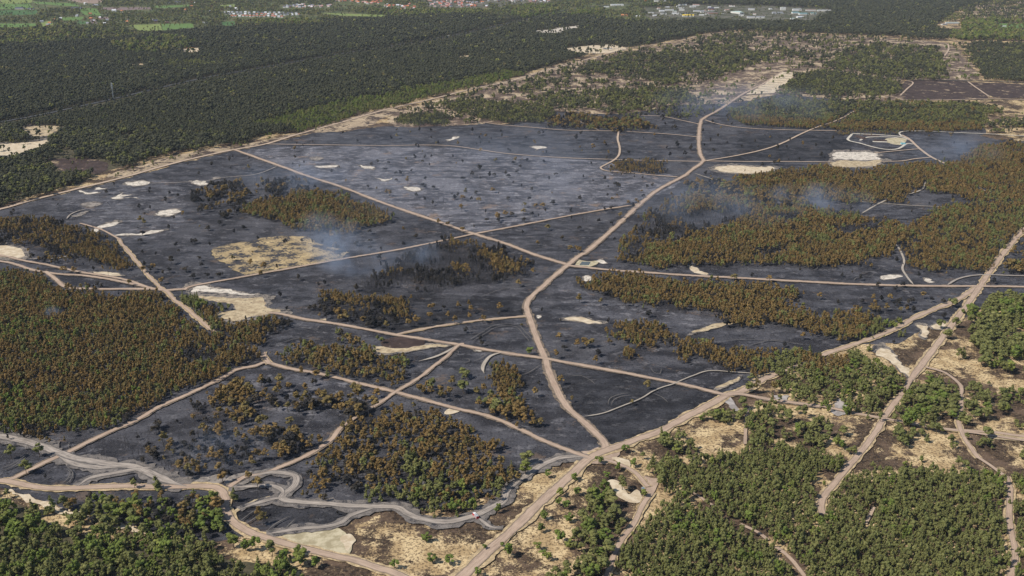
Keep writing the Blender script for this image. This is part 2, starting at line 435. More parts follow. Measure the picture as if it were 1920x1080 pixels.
# ---- far fields
for nm, pts in (('field_yellow', [(-200, -6), (62, -2), (58, 5), (20, 7), (-200, 6)]),
                ('field_green', [(-200, 8), (55, 7), (62, 14), (30, 17), (-200, 18)]),
                ('field_dark', [(-200, 19), (70, 19), (68, 27), (40, 28), (-200, 29)]),
                ('field_brown', [(80, -9), (196, -9), (192, 3), (180, 7), (150, 5)]),
                ('field_green', [(60, 3), (140, 6), (150, 12), (120, 11), (70, 7)]),
                ('field_mauve', [(190, 14), (280, 13), (285, 17), (240, 19), (195, 19)]),
                ('field_green', [(-200, 45), (68, 44), (68, 48), (40, 51), (-200, 53)]),
                ('field_yellow', [(75, 42), (95, 39), (100, 46), (80, 50)]),
                ('field_green', [(113, 33), (160, 31), (150, 38), (118, 38)]),
                ('field_dark', [(145, 40), (170, 40), (165, 45), (145, 45)]),
                ('field_green', [(150, 15), (180, 16), (185, 22), (190, 29), (160, 28), (150, 22)]),
                ('field_mauve', [(165, 36), (178, 36), (183, 44), (172, 44)]),
                ('field_mauve', [(183, 31), (205, 32), (205, 36), (185, 36)]),
                ('field_yellow', [(240, 47), (300, 45), (305, 57), (285, 58), (262, 57)]),
                ('field_green', [(302, 45), (360, 44), (365, 51), (330, 55), (306, 57)]),
                ('field_green', [(290, 11), (355, 9), (353, 12), (310, 15), (290, 14)]),
                ('field_dark', [(415, 41), (440, 40), (440, 48), (418, 48)]),
                ('field_yellow', [(600, 24), (720, 28), (722, 32), (640, 29)]),
                ('field_yellow', [(410, 10), (440, 8), (440, 13), (420, 12)]),
                ('field_dark', [(296, 80), (308, 80), (308, 85), (297, 85)]),
                ('field_green', [(1868, 44), (1990, 44), (1990, 53), (1868, 52)])):
    sheet('field', pts, nm, smooth=False, rough=.1, label='far farm field at the top of the view'); FIELDS.append(pts)
sheet('tan_heath', [(1800, 16), (1860, 8), (1890, 12), (2100, 10), (2100, 34), (1880, 34), (1820, 33)], 'dune')
sheet('field', [(1892, -6), (2100, -6), (2100, 9), (1905, 6)], 'field_brown', smooth=False, rough=.1, label='pale bare field in the top right corner')

# ---- heath parcels
sheet('heather_patch', [(1702, 152), (1812, 154), (1852, 184), (1780, 187), (1690, 186)], 'heather', label='dark heather parcel, left one')
sheet('heather_patch', [(1820, 156), (1920, 158), (2100, 160), (2100, 186), (1930, 184), (1864, 182)], 'heather', label='dark heather parcel, right one')
sheet('heather_patch', [(85, 301), (140, 296), (182, 299), (202, 311), (190, 325), (130, 323), (95, 312)], 'heather')
sheet('sand_patch', [(330, 305), (420, 280), (490, 265), (560, 248), (640, 226), (720, 203), (745, 208), (722, 219), (692, 236), (640, 245), (560, 254), (440, 282)], 'dune')
sheet('sand_patch', [(200, 330), (260, 312), (330, 292), (420, 275), (425, 279), (333, 303), (233, 331)], 'dune')
sheet('sand_patch', [(880, 165), (947, 151), (1000, 136), (1070, 116), (1085, 120), (1010, 146), (940, 165)], 'dune')

sheet('moorland', [(745, 210), (900, 168), (1010, 142), (1090, 116), (1175, 97), (1290, 76), (1380, 60), (1700, 74), (1780, 84), (1810, 110), (1830, 148), (1690, 150), (1690, 188), (1600, 190), (1463, 178), (1380, 193), (1273, 198), (1160, 214), (1040, 209), (1000, 226), (907, 232), (800, 238), (740, 236)], 'moor', rough=.6)
# ---- bare sand (name, material, outline)
SANDS = [
 ('white_sand', [(1003, 57), (1030, 56), (1046, 52), (1070, 50), (1086, 45), (1083, 52), (1060, 55), (1048, 61), (1008, 61)]),
 ('sand', [(1058, 91), (1080, 88), (1110, 85), (1150, 84), (1176, 92), (1150, 99), (1110, 100), (1082, 97)]),
 ('tan', [(40, 241), (60, 236), (115, 237), (106, 247), (90, 254), (62, 255)]),
 ('sand', [(-100, 272), (0, 270), (40, 268), (92, 263), (70, 276), (20, 290), (-100, 294)]),
 ('sand', [(340, 92), (372, 90), (374, 97), (345, 98)]),
 ('tan', [(245, 120), (268, 119), (268, 121.5), (246, 122)]),
 ('tan', [(858, 106), (878, 103), (880, 106), (862, 108)]),
 ('white_sand', [(1567, 286), (1580, 285), (1638, 287), (1645, 296), (1648, 299), (1630, 302), (1572, 303), (1563, 296)]),
 ('tan', [(1558, 305), (1580, 301), (1630, 303), (1655, 300), (1640, 311), (1590, 313), (1562, 311)]),
 ('sand', [(1345, 315), (1372, 310), (1402, 312), (1448, 314), (1440, 320), (1410, 325), (1372, 324), (1352, 321)]),
 ('white_sand', [(365, 537), (385, 534), (410, 541), (440, 546), (480, 550), (497, 554), (495, 561), (440, 560), (400, 560), (372, 556)]),
 ('tan', [(370, 556), (430, 559), (493, 560), (503, 568), (505, 577), (530, 580), (527, 586), (505, 588), (485, 592), (450, 600), (430, 602), (405, 590), (440, 582), (440, 572), (400, 565)]),
 ('white_sand', [(1118, 489), (1128, 486), (1136, 492), (1130, 494)]),
 ('white_sand', [(1090, 521), (1100, 518), (1111, 520), (1108, 524), (1098, 526), (1090, 526)]),
 ('sand', [(1060, 598), (1085, 596), (1128, 602), (1125, 605), (1095, 606), (1062, 602)]),
 ('white_sand', [(1010, 592), (1016, 591), (1016, 597), (1011, 597)]),
 ('sand', [(1292, 498), (1300, 499), (1318, 510), (1323, 514), (1310, 513), (1297, 506)]),
 ('white_sand', [(1657, 521), (1668, 517), (1690, 517), (1680, 521), (1660, 524)]),
 ('white_sand', [(1730, 522), (1738, 522), (1748, 527), (1735, 530)]),
 ('white_sand', [(240, 344), (262, 340), (279, 344), (270, 347), (255, 349), (242, 347)]),
 ('white_sand', [(148, 359), (158, 358), (172, 361), (186, 361), (172, 364), (158, 361)]),
 ('white_sand', [(178, 353), (192, 353), (196, 356), (182, 356)]),
 ('white_sand', [(212, 372), (222, 368), (227, 362), (230, 366), (247, 366), (232, 369), (262, 373), (240, 370), (226, 373)]),
 ('grey_sand', [(158, 383), (168, 380), (184, 380), (186, 383), (172, 387), (160, 386)]),
 ('grey_sand', [(138, 404), (150, 399), (162, 397), (155, 402), (142, 406)]),
 ('white_sand', [(295, 403), (308, 396), (325, 393), (335, 397), (325, 402), (308, 405)]),
 ('white_sand', [(178, 427), (192, 421), (206, 418), (220, 417), (216, 422), (200, 426), (188, 430), (182, 437), (180, 432)]),
 ('white_sand', [(222, 440), (245, 438), (265, 438), (285, 433), (307, 432), (295, 437), (270, 441), (240, 442)]),
 ('white_sand', [(358, 342), (370, 339), (386, 342), (380, 347), (368, 347)]),
 ('grey_sand', [(398, 333), (406, 332), (407, 335), (400, 336)]),
 ('grey_sand', [(582, 297), (596, 295), (605, 298), (590, 301)]),
 ('white_sand', [(592, 312), (610, 312), (628, 310), (626, 314), (600, 315)]),
 ('white_sand', [(670, 310), (684, 312), (700, 314), (698, 317), (680, 315)]),
 ('white_sand', [(712, 334), (722, 337), (738, 334), (728, 339), (716, 340)]),
 ('white_sand', [(760, 351), (772, 352), (788, 354), (785, 358), (766, 358)]),
 ('white_sand', [(992, 276), (1005, 274), (1022, 276), (1010, 279), (1003, 282), (1000, 279)]),
 ('white_sand', [(840, 262), (848, 258), (860, 257), (850, 261), (844, 264)]),
 ('sand', [(-60, 462), (0, 461), (30, 464), (48, 472), (45, 482), (10, 484), (-60, 480)]),
 ('sand', [(175, 512), (220, 513), (228, 517), (190, 517)]),
 ('tan', [(600, 600), (610, 600), (612, 604), (602, 604)]),
 ('white_sand', [(880, 653), (890, 652), (901, 657), (892, 661), (882, 658)]),
 ('sand', [(833, 777), (845, 767), (855, 766), (862, 772), (845, 779)]),
 ('olive_sand', [(520, 1003), (570, 996), (610, 991), (640, 996), (660, 1015), (662, 1032), (645, 1040), (600, 1030), (560, 1020)]),
 ('sand', [(640, 1012), (655, 1005), (668, 1015), (660, 1028), (650, 1032)]),
 ('gravel', [(1455, 745), (1482, 740), (1480, 752), (1470, 758), (1458, 752)]),
 ('gravel', [(1560, 758), (1575, 752), (1590, 765), (1582, 780), (1565, 775)]),
 ('gravel', [(1355, 748), (1370, 745), (1388, 768), (1380, 770), (1362, 756)]),
 ('road_plain', [(1085, 850), (1110, 845), (1135, 838), (1150, 840), (1160, 858), (1140, 870), (1110, 874), (1092, 866)]),
 ('sand', [(1148, 860), (1172, 863), (1182, 872), (1172, 876), (1155, 868)]),
 ('road_plain', [(1190, 885), (1215, 898), (1232, 902), (1230, 925), (1222, 932), (1212, 925), (1200, 905)]),
 ('sand', [(1140, 908), (1165, 905), (1180, 925), (1195, 918), (1208, 935), (1185, 945), (1160, 935)]),
 ('grey_sand', [(345, 905), (370, 895), (400, 893), (420, 892), (430, 900), (400, 912), (360, 912)]),
 ('grey_sand', [(430, 900), (445, 890), (470, 888), (490, 890), (480, 898), (450, 910), (430, 915)]),
 ('tan', [(435, 960), (455, 950), (480, 938), (510, 932), (512, 936), (485, 945), (460, 955), (440, 966)]),
 ('tan', [(1365, 718), (1385, 708), (1390, 712), (1375, 722), (1350, 728), (1340, 727)]),
 ('tan', [(1300, 622), (1330, 613), (1372, 606), (1370, 610), (1335, 617), (1305, 625)]),
 ('sand', [(1720, 610), (1735, 612), (1735, 622), (1732, 633), (1722, 625)]),
 ('sand', [(1745, 612), (1775, 607), (1785, 612), (1770, 618), (1748, 618)]),
 ('sand', [(1640, 662), (1660, 655), (1690, 685), (1710, 700), (1705, 710), (1680, 690), (1650, 670)]),
 ('tan', [(700, 655), (750, 652), (830, 646), (835, 650), (780, 658), (720, 664)]),
 ('heather', [(728, 634), (770, 633), (798, 640), (790, 650), (740, 655), (715, 650)]),
 ('tan', [(1855, 815), (1920, 815), (2050, 825), (2050, 835), (1920, 828), (1860, 822)]),
]
mat_patchy('sand_rim', (.26, .22, .18), (.045, .043, .046), 7, .475, .54)
for mt, pts in SANDS:
    if 230 < pts[0][1] < 720 and mt in ('white_sand', 'sand', 'grey_sand', 'tan'):
        cx_ = sum(p[0] for p in pts) / len(pts); cy_ = sum(p[1] for p in pts) / len(pts)
        sheet('scuffed_rim', [(cx_ + (a - cx_) * 1.22, cy_ + (b - cy_) * 1.4) for a, b in pts], 'sand_rim', rough=.5)
    sheet('bare_patch' if mt in ('heather', 'grey_sand', 'gravel') else 'sand_patch', pts, mt, rough=.5 if pts[0][1] < 480 else .6)
sheet('sand_strip', [(16, 922), (75, 939), (125, 957), (180, 969), (234, 987), (287, 1001), (284, 1006), (228, 994), (174, 978), (112, 963), (64, 946), (15, 927)], 'sand', rough=.9)
sheet('dry_grass_patch', [(395, 468), (430, 458), (500, 447), (540, 443), (580, 445), (600, 460), (640, 468), (655, 474), (640, 486), (560, 500), (500, 511), (470, 517), (440, 507), (408, 488)], 'dry_grass', smooth=False, rough=.45,
      label='tan rectangle of unburnt grass inside the burnt heath')
sheet('smooth_burnt_field', [(1612, 402), (1655, 383), (1750, 388), (1745, 402), (1700, 412), (1640, 408)], 'burnt')

# ---- firing range enclosure on the right
sheet('range_floor', [(1585, 262), (1598, 250), (1690, 254), (1705, 266), (1712, 272), (1690, 279), (1665, 281), (1630, 275)], 'burnt', rough=.1)
for pts, mt, wd in (([(1597, 252), (1590, 263), (1612, 269), (1640, 277), (1665, 281), (1685, 279), (1700, 270), (1712, 271)], 'white_road', 6),
                    ([(1597, 251), (1620, 252), (1660, 254), (1690, 257), (1708, 264)], 'white_road', 7),
                    ([(1612, 264), (1622, 259), (1640, 257), (1675, 258), (1700, 262)], 'white_road', 6),
                    ([(1636, 266), (1664, 267)], 'white_road', 12)):
    ribbon('range_track', pts, wd, mt)
sheet('bare_patch', [(1660, 261), (1690, 259), (1700, 264), (1690, 272), (1670, 270)], 'olive_sand', rough=.1)

# ---- pond pit by the central crossroads
sheet('pit_bank', [(1079, 497), (1088, 487), (1112, 489), (1122, 493), (1108, 501), (1085, 499)], 'olive_sand', rough=.1)
sheet('burnt_verge', [(1086, 488), (1096, 485), (1120, 488), (1108, 491), (1094, 490)], 'burnt', rough=.1)
sheet('pond', [(1086, 498), (1091, 491.5), (1108, 492), (1104, 498.5)], 'water', smooth=False, rough=.02, label='small grey-green pond pit at the central crossroads')

# ---- roads and tracks: (name, material, width, points)
def off3(z0, x0, y0): return [(x0 + a / 3, y0 + b / 3) for a, b in z0]
ROAD_LIST = [
 ('perimeter_road', 'road_far', 9, [(-300, 458), (-120, 420), (0, 393), (57, 377), (140, 356), (233, 333), (333, 305), (430, 283), (497, 271), (560, 252), (640, 230), (720, 207), (807, 187), (887, 167), (947, 155), (1000, 140), (1070, 120), (1107, 110), (1173, 93), (1273, 77), (1313, 67), (1370, 58)]),
 ('forest_edge_track', 'road_far', 6, [(1370, 58), (1390, 59), (1547, 65), (1707, 72), (1800, 78)]),
 ('diagonal_sand_road', 'road', 7.5, [(437, 281), (447, 284), (520, 310), (583, 333), (640, 351), (720, 382), (817, 415), (890, 440), (940, 455), (1007, 480), (1063, 497)]),
 ('crossing_sand_road', 'road', 5, [(345, 545), (363, 537), (473, 517), (640, 487), (730, 472), (807, 457), (887, 440), (940, 430), (1007, 417), (1107, 398), (1200, 383)]),
 ('main_sand_road', 'road', 7.5, [(1467, 135), (1430, 158), (1400, 173), (1380, 185), (1347, 207), (1320, 222), (1313, 233), (1310, 267), (1313, 290), (1318, 303), (1300, 317), (1280, 332), (1240, 353), (1207, 377), (1153, 427), (1107, 467), (1083, 483), (1066, 497), (1040, 518), (1018, 538), (992, 562), (988, 583), (996, 607), (1010, 647), (1023, 677), (1030, 700), (1043, 730), (1060, 760), (1083, 783), (1113, 810), (1134, 833), (1132, 850)]),
 ('boundary_sand_road', 'road', 9, [(740, 1200), (820, 1125), (873, 1077), (907, 1043), (957, 1000), (1007, 950), (1073, 890), (1107, 860), (1140, 845), (1187, 828), (1237, 810), (1280, 787), (1363, 743), (1387, 737), (1423, 717), (1453, 703)]),
 ('boundary_sand_road', 'road', 7, [(1545, 667), (1553, 663), (1613, 643), (1680, 617), (1713, 598), (1747, 583), (1773, 573), (1800, 560), (1827, 543), (1838, 538)]),
 ('cross_country_road', 'road', 7.5, [(1705, 716), (1710, 710), (1730, 683), (1760, 643), (1790, 603), (1813, 573), (1838, 537), (1863, 500), (1897, 457), (1920, 430), (2000, 345)]),
 ('cross_country_road', 'road', 6, [(1690, 742), (1680, 753), (1663, 777), (1650, 797), (1643, 810), (1613, 850), (1590, 877), (1557, 917), (1540, 943), (1542, 967)]),
 ('straight_sand_road', 'road', 6.5, [(1066, 499), (1140, 507), (1227, 513), (1280, 517), (1380, 522), (1580, 533), (1713, 537), (1840, 538), (1920, 539), (2100, 545)]),
 ('long_sand_road', 'road', 6, [(505, 588), (527, 590), (573, 600), (640, 610), (730, 627), (800, 638), (857, 647), (940, 662), (1017, 673), (1040, 677), (1140, 695), (1280, 722), (1353, 740), (1390, 741), (1440, 750), (1513, 760), (1540, 764)]),
 ('long_sand_road', 'road', 5, [(1595, 775), (1613, 778), (1650, 785), (1707, 795), (1780, 807), (1860, 812), (1920, 820), (2050, 832)]),
 ('spur_sand_road', 'road', 4.5, [(745, 628), (773, 622), (860, 607), (940, 598), (990, 594)]),
 ('lower_sand_road', 'road', 5.5, [(1105, 860), (1067, 847), (1017, 827), (980, 809), (920, 783), (853, 767), (780, 747), (743, 737), (700, 727), (640, 712), (587, 700), (540, 692), (500, 681), (480, 687), (443, 695), (413, 712), (347, 743), (300, 763), (260, 787), (213, 808), (167, 830), (133, 847), (83, 870), (43, 890), (10, 902), (-60, 900), (-300, 890)]),
 ('stub_sand_road', 'road', 6, [(493, 662), (497, 672), (505, 684)]),
 ('connecting_sand_road', 'road', 4.5, [(870, 646), (860, 648), (840, 667), (807, 693), (790, 707), (753, 730), (740, 737), (723, 750), (690, 770)]),
 ('connecting_sand_road', 'road', 5, [(640, 803), (633, 810), (620, 827), (573, 857), (520, 880), (487, 892), (460, 895), (430, 915)]),
 ('curving_sand_road', 'road', 7.5, [(0, 902), (27, 907), (83, 917), (140, 917), (233, 913), (300, 915), (383, 914), (410, 918), (423, 937), (423, 957), (437, 980), (473, 1002), (520, 1017), (567, 1030), (640, 1048), (667, 1053), (707, 1067), (747, 1080), (850, 1130)]),
 ('wood_edge_road', 'road', 4.5, [(222, 448), (230, 460), (245, 478), (270, 508), (295, 535), (312, 548)]),
 ('wood_edge_road', 'road', 5, [(312, 546), (330, 566), (350, 580), (365, 593), (385, 610), (395, 620)]),
 ('left_sand_road', 'road', 5.5, [(-100, 480), (0, 491), (30, 497), (60, 507), (110, 515), (150, 517), (200, 524), (260, 536), (305, 545), (345, 543)]),
 ('left_sand_road', 'road', 5, [(-100, 470), (0, 480), (45, 490), (85, 497), (150, 511), (200, 519), (240, 527), (280, 541)]),
 ('left_sand_road', 'road', 6, [(85, 510), (105, 525), (125, 540), (180, 543), (300, 543)]),
 ('faint_track', 'track', 3, [(48, 486), (85, 486), (110, 485), (140, 478)]),
 ('tyre_track_belt', 'track', 10, [(-80, 815), (0, 820), (60, 833), (110, 850), (150, 863), (217, 873), (250, 877), (282, 890), (320, 906), (350, 914)]),
 ('tyre_track_belt', 'track', 6, [(147, 913), (173, 897), (227, 887), (267, 880), (290, 878)]),
 ('tyre_track_belt', 'track', 8, [(110, 858), (140, 872), (180, 878), (230, 878)]),
 ('tyre_track_belt', 'track', 7, [(470, 896), (510, 888), (545, 891), (557, 900), (549, 917), (531, 930), (536, 940), (593, 945), (640, 949), (690, 952), (740, 953), (767, 967), (800, 977), (840, 980), (887, 970), (923, 953), (943, 943), (950, 923), (967, 907), (993, 890), (1017, 873), (1050, 860), (1083, 858), (1100, 862)]),
 ('tyre_track_belt', 'track', 5, [(430, 916), (480, 914), (505, 912), (528, 920), (532, 935)]),
 ('tyre_track_belt', 'track', 5, [(500, 1004), (567, 993), (607, 990), (640, 982), (660, 967), (707, 953)]),
 ('tyre_track_belt', 'track', 4, [(893, 970), (905, 980), (920, 990), (943, 993)]),
 ('tyre_track_belt', 'track', 5, [(450, 958), (475, 948), (510, 938), (540, 935)]),
 ('tyre_track_belt', 'track', 6, [(985, 885), (1000, 872), (1020, 866)]),
 ('pale_path', 'pale_path', 4.5, [(945, 662), (922, 668), (910, 680), (905, 692), (908, 702)]),
 ('pale_path', 'pale_path', 4.5, [(853, 651), (836, 662), (812, 672), (785, 679)]),
 ('side_track', 'road', 4.5, [(1128, 862), (1160, 872), (1190, 888), (1215, 915)]),
 ('side_track', 'road', 4.5, [(1222, 925), (1205, 948), (1188, 985), (1165, 1015), (1148, 1050), (1135, 1085), (1110, 1140)]),
 ('wood_path', 'road', 3.0, [(1290, 918), (1320, 940), (1345, 955)]),
 ('wood_path', 'road', 3.5, [(1388, 985), (1420, 1000), (1440, 1015)]),
 ('wood_path', 'road', 4, [(1455, 1028), (1480, 1048), (1510, 1085)]),
 ('wood_path', 'road_far', 3, [(1638, 953), (1630, 970), (1622, 985)]),
 ('wood_path', 'road', 3.5, [(1400, 770), (1398, 800), (1397, 835)]),
 ('right_track', 'road', 4, [(1735, 690), (1770, 700), (1795, 718), (1803, 728)]),
 ('right_track', 'road', 4.5, [(1800, 740), (1803, 760), (1797, 785), (1800, 805), (1812, 830), (1835, 862)]),
 ('right_track', 'road', 4, [(1803, 812), (1830, 814), (1880, 822), (1920, 828), (2000, 840)]),
 ('right_track', 'road', 5, [(1885, 895), (1893, 915), (1892, 950), (1893, 985), (1900, 1020), (1903, 1050), (1897, 1075), (1885, 1120)]),
 ('footpath', 'pale_path', 2.0, [(1095, 783), (1130, 777), (1170, 762), (1200, 750), (1225, 735), (1245, 727), (1262, 722), (1280, 714), (1300, 706), (1330, 697), (1380, 700), (1415, 703), (1432, 712)]),
 ('pale_path', 'pale_path', 3.5, [(1713, 536), (1700, 520), (1692, 505), (1695, 490), (1688, 472), (1680, 460)]),
 ('pale_path', 'pale_path', 3.5, [(1615, 402), (1640, 387), (1662, 376)]),
 ('pale_path', 'pale_path', 2.8, [(1585, 378), (1640, 381), (1700, 386), (1770, 389)]),
 ('pale_path', 'pale_path', 2.8, [(1302, 326), (1320, 332), (1340, 338), (1365, 341)]),
 ('pale_path', 'pale_path', 3, [(1400, 353), (1440, 358), (1480, 361)]),
 ('pale_path', 'pale_path', 3.5, [(1700, 366), (1715, 362), (1730, 355), (1735, 342)]),
 ('pale_path', 'pale_path', 3.5, [(1833, 350), (1848, 360), (1865, 367)]),
 ('loop_track', 'track', 4, [(1775, 537), (1795, 525), (1825, 518), (1860, 517), (1920, 519), (2000, 520)]),
 ('heath_track', 'road_far', 4, [(497, 271), (560, 272), (640, 273), (720, 274), (800, 273), (850, 275), (900, 282), (950, 289), (1010, 294), (1060, 297), (1110, 299), (1150, 300), (1220, 302), (1320, 304)]),
 ('heath_track', 'road_far', 4.5, [(1160, 248), (1158, 262), (1162, 278), (1160, 292), (1150, 302), (1135, 310), (1126, 316), (1140, 322), (1180, 325), (1220, 329), (1270, 333)]),
 ('heath_track', 'road_far', 4, [(907, 230), (940, 235), (1000, 240), (1060, 245), (1120, 246), (1165, 247), (1200, 249), (1260, 253), (1310, 258)]),
 ('heath_track', 'road_far', 4, [(1085, 228), (1105, 237), (1122, 245)]),
 ('heath_track', 'road_far', 4, [(1185, 217), (1240, 219), (1280, 227), (1312, 234)]),
 ('heath_track', 'road_far', 4.5, [(1322, 226), (1345, 233), (1380, 239), (1430, 243), (1500, 245), (1575, 246)]),
 ('heath_track', 'road_far', 5, [(1320, 303), (1380, 293), (1430, 282), (1465, 270), (1500, 253), (1530, 240), (1570, 226), (1605, 207)]),
 ('heath_track', 'road_far', 4.5, [(1325, 303), (1400, 304), (1480, 304), (1560, 305)]),
 ('heath_track', 'road_far', 4.5, [(1650, 304), (1690, 303), (1715, 299), (1745, 296)]),
 ('heath_track', 'road_far', 4, [(1640, 288), (1680, 284), (1724, 280)]),
 ('range_road', 'road_far', 6, [(1690, 254), (1705, 262), (1722, 278), (1745, 295), (1772, 308)]),
 ('range_road', 'white_road', 5, [(1690, 256), (1686, 250), (1700, 247), (1740, 247), (1800, 250), (1850, 252), (1920, 256), (2050, 262)]),
 ('faint_track', 'track', 2.5, [(520, 313), (480, 328), (420, 334), (380, 341), (280, 345)]),
 ('faint_track', 'track', 3, [(125, 412), (133, 403), (150, 396), (165, 393)]),
 ('access_road', 'asphalt', 8, [(1640, 145), (1700, 149), (1800, 152), (1860, 153), (1920, 155), (2100, 158)]),
 ('heath_track', 'road_far', 5, [(1700, 152), (1712, 156), (1700, 168), (1688, 180)]),
 ('heath_track', 'road_far', 5, [(1815, 154), (1830, 165), (1855, 182)]),
 ('heath_track', 'road_far', 6, [(1580, 182), (1690, 188), (1780, 188), (1860, 186), (1920, 188)]),
 ('heath_track', 'road_far', 6, [(1771, 105), (1778, 95), (1778, 85), (1772, 82)]),
 ('heath_track', 'road_far', 7, [(1410, 92), (1425, 95), (1440, 89), (1448, 87)]),
 ('motorway', 'asphalt', 13, [(-60, 245), (0, 230), (67, 218), (200, 189), (367, 150), (500, 126), (640, 101), (732, 87), (832, 70), (907, 55), (957, 43), (987, 37), (1033, 25), (1107, 13), (1187, 8), (1260, 4)]),
 ('railway', 'asphalt', 7, [(740, 97), (830, 80), (940, 61), (1040, 42)]),
]
mat_patchy('sandy_verge', (.50, .375, .215), (.27, .195, .12), 5, .50, .56)
mat_patchy('verge', (.23, .175, .125), (.05, .047, .048), 5, .505, .55)
mat_patchy('scuff', (.19, .165, .145), (.045, .043, .046), 6, .50, .57)
for nm, mt, wd, pts in ROAD_LIST:
    if nm == 'tyre_track_belt': ribbon('scuffed_ground', pts, wd * 2.1, 'scuff', jit=.45, protect=False)
    burnt_side = nm in ('diagonal_sand_road', 'crossing_sand_road', 'main_sand_road', 'straight_sand_road', 'lower_sand_road', 'connecting_sand_road', 'left_sand_road') or (nm == 'long_sand_road' and wd == 6)
    if mt == 'road' and wd >= 4.5: ribbon('road_verge', pts, wd * (1.45 if burnt_side else 1.5), 'verge' if burnt_side else 'sandy_verge', jit=.3, protect=False)
for nm, mt, wd, pts in ROAD_LIST:
    ribbon(nm, pts, wd, mt, jit=.05 if nm in ('motorway', 'railway', 'access_road') else .12)
for nm, wd, pts in (('connecting_sand_road', 4.5, [(692, 768), (665, 786), (638, 805)]), ('wood_edge_road', 4.5, [(393, 618), (430, 640), (470, 660), (495, 672)]), ('boundary_sand_road', 7, [(1448, 705), (1500, 685), (1548, 666)]),
                    ('cross_country_road', 6, [(1707, 713), (1697, 730), (1688, 744)]), ('long_sand_road', 5, [(1537, 763), (1570, 770), (1598, 776)]), ('right_track', 4, [(1833, 860), (1860, 878), (1887, 898)]), ('right_track', 4, [(1801, 725), (1803, 735), (1800, 743)]),
                    ('wood_edge_road', 4, [(150, 420), (190, 432), (224, 450)])):
    ribbon(nm, pts, wd, 'road', protect=False)
# striped fire break
sheet('fire_break', [(1400, 178), (1430, 160), (1467, 136), (1496, 137), (1470, 160), (1450, 176)], 'sand', smooth=False, rough=.2, label='sandy fire break with dark ridges across it')
for i in range(9):
    u = i / 9
    x0, y0 = 1468 - 62 * u, 139 + 36 * u
    ribbon('heather_ridge', [(x0, y0), (x0 + 13, y0 + 1), (x0 + 27 + 10 * (u < .2), y0 + 1.5)], 5, 'heather', protect=False)
for i in range(7):
    ribbon('heather_ridge', [(1782, 84 + i * 3.2), (1803, 85 + i * 3.2)], 9, 'heather', protect=False)
# tyre tracks on the burnt ground
TY = [off3(a, 640, 540) for a in (
      [(720, 300), (800, 250), (850, 220), (930, 208), (1000, 220), (1040, 260), (1075, 300)], [(735, 308), (810, 262), (860, 232), (930, 218), (990, 230), (1025, 270), (1060, 310)],
      [(1500, 665), (1510, 630), (1560, 607), (1620, 598)], [(1518, 668), (1530, 640), (1575, 617), (1630, 612)], [(1275, 505), (1340, 500), (1390, 520), (1430, 550)],
      [(1740, 455), (1755, 480), (1790, 490), (1800, 460)], [(1750, 600), (1800, 620), (1840, 655)], [(620, 390), (660, 375), (650, 360), (610, 370)], [(680, 430), (720, 420), (710, 405), (670, 410)],
      [(560, 420), (590, 425), (600, 410)], [(740, 420), (790, 400), (830, 370), (880, 365)], [(700, 500), (715, 470), (690, 455)], [(420, 360), (460, 370), (480, 378)], [(1010, 500), (1060, 480), (1120, 440)])]
TY += [off3(a, 0, 810) for a in ([(360, 215), (395, 235), (375, 280), (320, 310)], [(375, 205), (410, 240), (390, 290), (345, 305)], [(0, 215), (60, 195), (140, 145), (165, 125)], [(0, 230), (70, 205), (150, 150)],
       [(230, 290), (280, 270), (310, 260)], [(390, 100), (385, 85), (395, 65)], [(1340, 520), (1420, 460), (1480, 430)], [(1380, 530), (1470, 470)], [(1600, 560), (1660, 500)], [(1500, 570), (1560, 520), (1640, 480)])]
TY += [off3(a, 1280, 270) for a in ([(960, 775), (975, 760), (1000, 755), (1040, 745)], [(970, 730), (1010, 735), (1060, 720)], [(1090, 690), (1110, 705), (1085, 715)], [(1110, 700), (1160, 720), (1185, 725)], [(1010, 750), (1050, 750), (1080, 735)], [(740, 715), (758, 705), (755, 695)])]
TY += [[(1320, 653), (1360, 642), (1400, 639), (1460, 642), (1510, 650)], [(1405, 650), (1440, 641), (1465, 640)], [(1005, 535), (940, 545), (900, 560)], [(560, 615), (590, 620), (600, 612)], [(600, 640), (560, 637), (530, 645)]]
for a in TY: ribbon('tyre_track', a, .95, 'tyre', protect=False, jit=.35)

# ================================================================== TREES: prototypes
_bm = bmesh.new(); bmesh.ops.create_icosphere(_bm, subdivisions=1, radius=1.0)
ICO_V = np.array([v.co[:] for v in _bm.verts]); ICO_F = np.array([[v.index for v in f.verts] for f in _bm.faces]); _bm.free()
def tube(V, Fc, pts, rad, k=5):
    n0 = len(V)
    for p, r in zip(pts, rad):
        for i in range(k):
            a = 2 * math.pi * i / k
            V.append((p[0] + r * math.cos(a), p[1] + r * math.sin(a), p[2]))
    for j in range(len(pts) - 1):
        for i in range(k):
            Fc.append((n0 + j * k + i, n0 + j * k + (i + 1) % k, n0 + (j + 1) * k + (i + 1) % k, n0 + (j + 1) * k + i))
def twig(V, Fc, a, b, r):
    a = np.array(a); b = np.array(b); d = b - a; d = d / (np.linalg.norm(d) + 1e-6)
    u = np.cross(d, (0.3, .5, .8)); u /= np.linalg.norm(u); v = np.cross(d, u); n0 = len(V)
    for i in range(3):
        an = 2 * math.pi * i / 3
        V.append(tuple(a + (u * math.cos(an) + v * math.sin(an)) * r))
    V.append(tuple(b))
    Fc += [(n0, n0 + 1, n0 + 3), (n0 + 1, n0 + 2, n0 + 3), (n0 + 2, n0, n0 + 3)]
